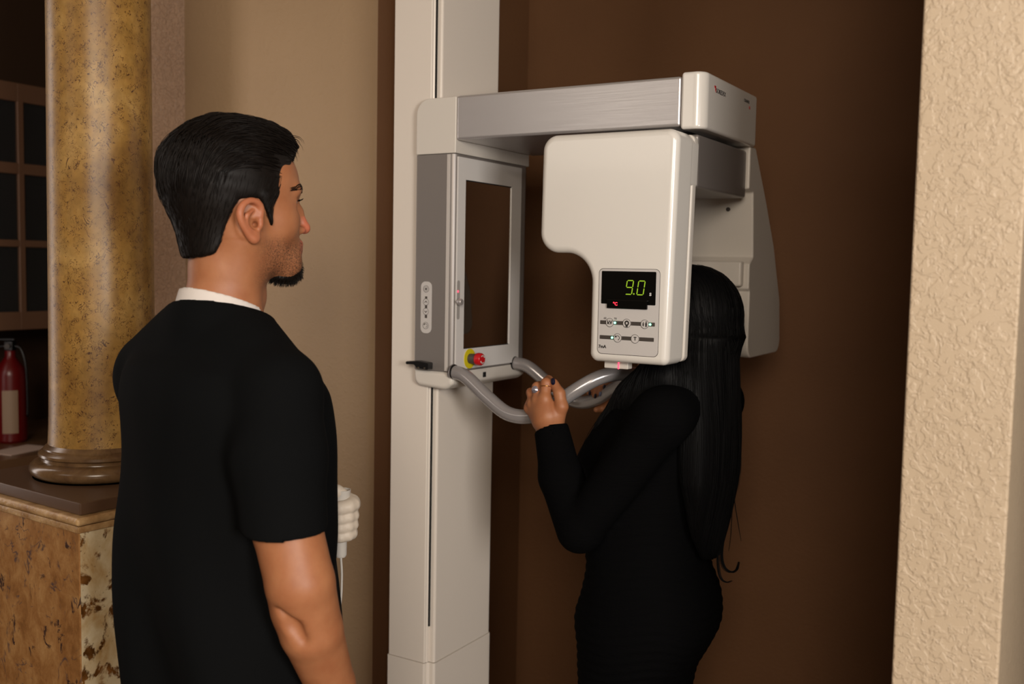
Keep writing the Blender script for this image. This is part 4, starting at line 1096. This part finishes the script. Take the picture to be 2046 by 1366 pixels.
# gloved left hand round a white hand switch
HY = 1.78; pm_ = HY/2000
sw_t, sw_b = p3(683, 984, HY), p3(681, 1112, HY)
gl = Solid(p3(630, 1095, HY)-[.01, .09, .0], p3(722, 955, HY)+[.01, .07, .0], .0018)
cyc = lambda py: p3(683, py, HY)
for i, (py, r) in enumerate(((1010, .0125), (1032, .0108), (1050, .0102), (1068, .0092))):
    c = cyc(py); rr_ = .0195-.0004*i
    arc = [c+np.array([rr_*math.cos(t), rr_*math.sin(t)*1.05, .003*math.cos(t)]) for t in (2.6, 1.9, 1.2, .5, -.1, -.75, -1.5, -2.2)]
    gl.chain(arc, [r*1.1, r*1.1, r*1.08, r*1.1, r*1.05, r, r*.95, r*.8], .0045)
    gl.cone(arc[0], p3(664, (py+1040)/2, HY+.03), r*1.15, .018, .01)
gl.cone(p3(664, 1040, HY+.03), wr_l, .026, .030, .02); gl.cone(p3(668, 1018, HY+.025), p3(664, 1050, HY+.03), .022, .02, .015)
gl.cone(p3(700, 1004, HY+.006), p3(690, 992, HY+.022), .0115, .012, .01)
gl.chain([p3(655, 1018, HY+.0), p3(664, 990, HY-.006), p3(674, 981, HY-.008), p3(684, 984, HY-.006)], [.016, .0125, .0108, .0092], .005)   # thumb pressing the top
gl.add(lambda X, Y, Z: vnoise(31, 6, 330)(X, Y, Z)*.0006)
Vl, Ql = gl.mesh(); G_ = obj('glove', np_mesh('glove', [(Vl-O_M, Ql)]), glovem, MAN); G_['label'] = 'white glove on the left hand'
SW = thing('hand_switch', 'white cylindrical hand switch held upright in the man\'s gloved hand', 'hand switch', tuple(sw_b))
hl_ = sw_t[2]-sw_b[2]
obj('switch_body', lathe([(0, 0), (.0085, 0), (.0105, .004), (.0115, hl_*.6), (.0125, hl_-.016), (.0155, hl_-.010), (.0175, hl_+.006), (.0158, hl_+.006), (.014, hl_-.006), (0, hl_-.004)], 32), white2, SW)
obj('switch_cord', tube(catmull([(0, 0, .002), (.002, 0, -.04), (-.002, .0, -.10), (-.03, .04, -.22), (-.06, .08, -.35), (-.05, .12, -.6)], 6), .0022, 8), white2, SW)
# ================================================================= the woman, in the machine's axes (a, b, z); she looks towards -a
WO = np.array([.50, .12, 0.])
q3 = lambda px, py, b: np.array([*(lambda r: (r[0], b, r[1]))(onb(px, py, b))])
wp = Vector(MO)+A*WO[0]+B*WO[1]
WOM = thing('person', 'woman in long sleeved black dress with very long black hair, standing inside the x-ray machine', 'person', tuple(wp), ANG)
HWc = np.array([.490, .140, q3(1400, 527, .14)[2]-.128])
R2 = np.array([[-1., 0, 0], [0, -1., 0], [0, 0, 1.]])
Hm = lambda v: (v*np.array([.94, .94, .95])) @ R2 + HWc
hs2 = face_solid(fem=True); V1, Q1 = hs2.mesh()
fl1 = np.clip(.8*(V1[:, 0] > .099)*(V1[:, 2] < -.062)*(V1[:, 2] > -.084), 0, 1)
V1m = Hm(V1)
wb = Solid((.10, -.20, .02), (.75, .45, 1.46), .007)
SH = q3(1288, 812, -.045)[2]
nkz = HWc[2]-.19
wb.cone(HWc+[.03, 0, -.12], (.52, .12, SH-.0), .047, .06, .03)
shl, shr = np.array([.51, -.035, SH-.02]), np.array([.51, .275, SH-.02])
wb.cone((.52, .12, SH-.01), shl, .05, .045, .04); wb.cone((.52, .12, SH-.01), shr, .05, .045, .04)
def row(py, L_, R__, b=.12): a0, z = onb(L_, py, b); a1, _ = onb(R__, py, b); return z, (a0+a1)/2, (a1-a0)/2
rw = [row(*r) for r in ((1366, 1177, 1372), (1300, 1174, 1388), (1250, 1172, 1418), (1200, 1165, 1440), (1150, 1178, 1436), (1100, 1184, 1418), (1050, 1180, 1400), (1000, 1172, 1395), (950, 1160, 1402), (900, 1172, 1414), (850, 1205, 1412), (800, 1250, 1400))]
zs = [r[0] for r in rw]; ca_ = [r[1] for r in rw]; ha_ = [r[2] for r in rw]
wid = [.155, .168, .178, .178, .168, .150, .135, .135, .142, .150, .158, .150]
def low(z0): return z0
ze = [.10, .30, .52, zs[0]-.14]; 
zs2 = ze+zs; ca2 = [ca_[0]]*4+ca_; ha_ = [h*(.93 if z < 1.0 else 1) for h, z in zip(ha_, zs)]; ha2 = [.085, .09, .098, ha_[0]*.97]+ha_; wi2 = [.12, .125, .135, .15]+wid
wb.loft([z for z in zs2 if z > .6], [c for c, z in zip(ca2, zs2) if z > .6], [.12]*sum(z > .6 for z in zs2), [h-.026 for h, z in zip(ha2, zs2) if z > .6], [w-.024 for w, z in zip(wi2, zs2) if z > .6], (1, 0), .03, ex=2.2)
elL, wrL = q3(1158, 1058, -.065), q3(1101, 852, -.02)
wrR = q3(1228, 812, .31); elR = np.array([elL[0]+.02, .30, elL[2]+.03])
wb.chain([shl, elL, wrL], [.044, .037, .024], .02); wb.chain([shr, elR, wrR], [.044, .037, .024], .02)
for q in (-1, 1): wb.chain([(ca_[0], .12+q*.07, .82), (ca_[0], .12+q*.07, .46), (.48, .12+q*.07, .09)], [.062, .050, .035], .01); wb.cone((.50, .12+q*.07, .06), (.36, .12+q*.085, .045), .03, .024, .02)
Vb, Qb = wb.mesh()
# left hand over the near handle bar
def T(px, py, b): return q3(px, py, b)
wh = Solid(T(1030, 905, -.07), T(1165, 735, .06), .0016)
lo_, hi_ = np.minimum(T(1030, 905, -.05), T(1165, 735, -.05)), np.maximum(T(1030, 905, -.05), T(1165, 735, -.05))
wh = Solid((lo_[0], -.085, lo_[2]), (hi_[0], .06, hi_[2]), .0016)
wh.chain([T(1100, 885, -.02), T(1099, 850, -.02), T(1096, 830, -.026)], [.026, .026, .027], .012)
wh.chain([T(1096, 830, -.026), T(1089, 798, -.030)], [.026, .0145], .012); wh.cone(T(1092, 832, -.028), T(1076, 800, -.027), .024, .0130, .012)
wh.cone(T(1086, 834, -.026), T(1066, 806, -.021), .022, .0120, .012); wh.cone(T(1082, 838, -.022), T(1059, 815, -.014), .020, .0115, .012)
F_ = [([T(1089, 796, -.030), T(1091, 765, -.020), T(1096, 759, .010), T(1101, 776, .030)], [.0118, .0108, .0095, .0078]),
      ([T(1075, 798, -.027), T(1073, 773, -.014), T(1078, 770, .014), T(1084, 787, .032)], [.0112, .0104, .009, .0074]),
      ([T(1065, 805, -.021), T(1061, 784, -.008), T(1066, 781, .018), T(1074, 797, .032)], [.0106, .0098, .0086, .007]),
      ([T(1058, 815, -.014), T(1053, 799, -.002), T(1058, 797, .020), T(1066, 810, .030)], [.0096, .0088, .0078, .0065])]
for p_, r_ in F_: wh.chain(p_, r_, .0035)
for p_, _ in F_: wh.ell(p_[0]+[0, -.004, 0], (.009, .006, .009), .008)
wh.chain([T(1110, 842, -.022), T(1122, 812, -.026), T(1118, 786, -.024), T(1107, 765, -.018)], [.0185, .0132, .0112, .0088], .006)
# right hand over the far handle bar
r1_, r2_ = T(1165, 840, .30), T(1250, 735, .30)
wr2 = Solid((r1_[0]-.02, .22, r1_[2]-.03), (r2_[0]+.03, .37, r2_[2]+.02), .0016)
wr2.chain([wrR+[.015, .0, -.05], wrR, T(1222, 785, .315)], [.025, .024, .022], .012)
NT = [(1178, 786, 1186, 764), (1189, 792, 1200, 762), (1199, 788, 1212, 760), (1207, 774, 1222, 756)]
for i, (tx, ty, kx, ky) in enumerate(NT):
    b0 = .268; wr2.cone(T(1222, 785, .315), T(kx+6, ky+6, .318), .02, .011, .01)
    wr2.chain([T(kx+6, ky+4, .318), T(kx+2, ky-1, .295), T((kx+tx)/2, (ky*.6+ty*.4), .273), T(tx, ty-3, b0)], [.0105, .0100, .0090, .0076], .003)
wr2.chain([T(1222, 800, .31), T(1205, 815, .300), T(1192, 818, .285)], [.013, .009, .007], .006)
Vh1, Qh1 = wh.mesh(); Vh2, Qh2 = wr2.mesh()
parts = [(V1m-WO, Q1), (Vb-WO, Qb), (Vh1-WO, Qh1), (Vh2-WO, Qh2)]
me = np_mesh('body', parts); nn = len(me.vertices)-len(V1)
attrs(me, np.zeros(len(me.vertices)), np.concatenate([fl1, np.zeros(nn)]))
wbody = obj('body', me, skin, WOM)
# nails
def nail(c, r, n, up, m):
    n = Vector(n).normalized(); up = (Vector(up)-n*Vector(up).dot(n)).normalized(); x = up.cross(n)
    o = obj('fingernail', lathe([(0, .0022), (.6, .0017), (.92, .0006), (1, -.0008)], 18, mtx=frame_mtx(tuple(Vector(c)-Vector(WO)), tuple(x*r[0]), tuple(up*r[1]), tuple(n))), m, wbody)
    return o
nail(T(1104.5, 762, -.0265), (.0055, .0080), (-.15, -1, .25), (-.4, 0, 1), naild)
for (tx, ty, kx, ky), m in zip(NT, (naild, naild, naill, naild)):
    nail(T(tx, ty-1, .2605), (.0038, .0062), (-.25, -1, -.05), (.3, 0, 1), m)
# rings
def ring_at(name, c, axis, R_, r_, m):
    ax = Vector(axis).normalized(); u = ax.orthogonal().normalized(); v = ax.cross(u); c = Vector(c)-Vector(WO)
    return obj(name, tube([c+(u*math.cos(t)+v*math.sin(t))*R_ for t in np.linspace(0, 2*math.pi, 29)], r_, 8, cap=False), m, wbody)
ring_at('finger_ring', T(1091, 773, -.023), T(1091, 765, -.020)-T(1089, 796, -.030), .0118, .0010, goldm)['label'] = 'gold ring'
rg = ring_at('finger_ring', T(1074, 784, -.019), T(1073, 773, -.014)-T(1075, 798, -.027), .0112, .0010, gemm)
gc = T(1069, 778, -.030)-WO
obj('ring_stone', lathe([(0, .004), (.004, .0035), (.0075, .001), (.006, -.003), (0, -.004)], 12, mtx=frame_mtx(gc, (1, 0, 0), (0, .3, 1), (-.2, -1, .3))), gemm, rg)
# dress
dz = Solid((.05, -.25, .50), (.80, .50, 1.44), .005)
ruch = lambda X, Y, Z: .0012*np.sin(Z*330+4*np.sin(X*22+Y*9)+2*np.sin(Y*31))*np.clip((1.12-Z)/.1, 0, 1)+.0025*vnoise(41, 6, 30)(X, Y, Z)
dz.loft(zs2[1:], ca2[1:], [.12]*len(zs2[1:]), ha2[1:], wi2[1:], (1, 0), 0, ex=2.2, disp=ruch)
dz.cone((.52, .12, SH+.0), shl+[0, 0, .0], .06, .052, .03); dz.cone((.52, .12, SH+.0), shr, .06, .052, .03)
dz.cone((.52, .12, SH+.0), (.525, .125, SH+.035), .062, .056, .02)
wav = vnoise(43, 6, 60)
for s_, e_, w_ in ((shl, elL, wrL), (shr, elR, wrR)):
    d_ = (w_-e_)/np.linalg.norm(w_-e_)
    dz.chain([s_, e_+(s_-e_)*.06], [.053, .046], .03); dz.chain([e_, e_*.5+w_*.5+(np.array([-.010, 0, 0]) if w_ is wrL else 0), w_], [.0465, .0435, .0355], .012)
dz.add(lambda X, Y, Z: wav(X, Y, Z)*.0015)
for w_, e_ in ((wrL, elL), (wrR, elR)):
    d_ = (w_-e_)/np.linalg.norm(w_-e_); c_ = w_-d_*.004
    dz.fn(lambda X, Y, Z: np.maximum(-((X-c_[0])*d_[0]+(Y-c_[1])*d_[1]+(Z-c_[2])*d_[2]), np.sqrt((X-c_[0])**2+(Y-c_[1])**2+(Z-c_[2])**2)-.07), .002, True, c_-.09, c_+.09)
    dz.cone(c_-d_*.02, c_+d_*.02, .0285, .030, 0, True)
Vd, Qd = dz.mesh(); DR = obj('dress', np_mesh('dress', [(Vd-WO, Qd)]), dressm, WOM); DR['label'] = 'black long-sleeved fitted dress'
for q in (-1, 1):
    ss = Solid((.30, .12+q*.078-.06, -.005), (.60, .12+q*.078+.06, .12), .004)
    ss.chain([(.505, .12+q*.07, .045), (.43, .12+q*.078, .038), (.345, .12+q*.088, .028)], [.036, .036, .028], .02)
    ss.fn(lambda X, Y, Z: Z-.001+0*X+0*Y, .002, True)
    Vq, Qq = ss.mesh(); obj('shoe', np_mesh('shoe', [(Vq-WO, Qq)]), shoem, WOM)
# hair: a mass over the head and down the back, then strands
hz_ = Solid((.24, -.04, .90), (.72, .32, 1.66), .004)
hz_.ell(HWc+[.004, 0, .030], (.098, .080, .094), 0)
hz_.ell(HWc+[.022, 0, .020], (.092, .084, .098), .02)
def back(py): return onb({760: 1470, 700: 1470, 850: 1470, 950: 1465, 1000: 1457, 1060: 1446, 1110: 1436}[py], py, .13)
hp_ = [back(k) for k in (700, 760, 850, 950, 1000, 1060, 1110)]
zz2 = [HWc[2]-.02]+[z for _, z in hp_]; edge = [HWc[0]+.116]+[a_ for a_, _ in hp_]
th2 = [.085, .080, .075, .055, .045, .036, .026, .012]; hw2 = [.080, .090, .105, .115, .115, .10, .08, .05]
hz_.loft(zz2, [e-t for e, t in zip(edge, th2)], [.135, .13, .125, .12, .12, .12, .12, .12], th2, hw2, (1, 0), .03, ex=2.2)
def wface(X, Y, Z):
    f = -(X-HWc[0]); zc = Z-HWc[2]
    lim = np.interp(zc, [-.30, -.12, -.04, .02, .06, .09, .12], [-.02, .0, .030, .052, .072, .086, .2]); return (lim-f)+0*Y
hz_.fn(lambda X, Y, Z: np.maximum(wface(X, Y, Z), -(Z-HWc[2]+.20)), .004, True)
hz_.chain([T(1335, 755, .05), T(1280, 805, .045), T(1232, 860, .04), T(1195, 915, .03), T(1172, 955, .03)], [.060, .054, .040, .028, .012], .02)
hz_.add(lambda X, Y, Z: vnoise(51, 6, 60)(X, Y, Z*.12)*.0025)
Vz, Qz = hz_.mesh(); WH = obj('hair', np_mesh('hair', [(Vz-WO, Qz)]), hairb, wbody)
bvh2 = BVHTree.FromPolygons([tuple(v) for v in Vz], [tuple(q) for q in Qz]); cz = Vz[Qz].mean(1); sp, sr = [], []
for it in range(2200):
    p = Vector(cz[rs.randint(len(cz))]); path, rad = [], []; L = rs.uniform(.10, .30); r0 = rs.uniform(.0004, .0008); off = rs.uniform(0, .0015)
    for k in range(9):
        hit, nrm, _, _ = bvh2.find_nearest(p)
        path.append(tuple(hit+nrm*off)); rad.append(r0*(1-.7*(k/8)**2))
        zc = hit.z-HWc[2]
        d = Vector((.35 if zc > .02 else .0, (hit.y-HWc[1])*6 if zc > .03 else 0, -1.0 if zc < .09 else -.2)); d = d-nrm*d.dot(nrm)
        if d.length < 1e-5: break
        p = hit+d.normalized()*(L/8)
        if p.z < .95: break
    if len(path) > 3: sp.append(np.array(path)-WO); sr.append(rad)
fp, fr2 = [], []
def lock(pts, n_, r, spread):
    for _ in range(n_):
        o_ = rs.randn(3)*spread*[1, 1, .5]; c = catmull([T(x, y, b) for x, y, b in pts], 5); m_ = len(c)
        fp.append(np.array([np.array(v)+o_*(1-.3*i/m_) for i, v in enumerate(c)])-WO); fr2.append([r*(1-.8*(i/m_)**3) for i in range(m_)])
lock([(1462, 960, .13), (1448, 1050, .13), (1441, 1105, .13), (1446, 1132, .13), (1460, 1142, .13), (1471, 1137, .13), (1476, 1122, .13)], 26, .0007, .0018)
lock([(1440, 1040, .12), (1434, 1110, .12), (1438, 1150, .12), (1450, 1163, .12), (1462, 1160, .12)], 10, .0006, .0018)
lock([(1468, 960, .14), (1468, 1000, .14), (1474, 1040, .14), (1481, 1080, .14)], 3, .0005, .0012)
lock([(1466, 970, .13), (1462, 1030, .13), (1460, 1070, .13), (1456, 1100, .13)], 4, .0005, .0012)
lock([(1474, 800, .12), (1477, 880, .12), (1480, 930, .12), (1474, 980, .12)], 3, .0004, .0012)
obj('loose_locks', strands_mesh('loose_locks', fp, fr2), hairb, wbody); fp, fr2 = [], []
lock([(1262, 770, .03), (1222, 815, .03), (1188, 860, .03), (1166, 905, .03), (1150, 950, .03)], 26, .0006, .004)
obj('hair_strands', strands_mesh('hair_strands', sp, sr), hairb, wbody)
obj('front_lock', strands_mesh('front_lock', fp, fr2), hairb, wbody)
for q in (-1, 1): eye(wbody, (.0855, q*.032, .0005), Hm, WO, [(-1, 0, 0)], irism)
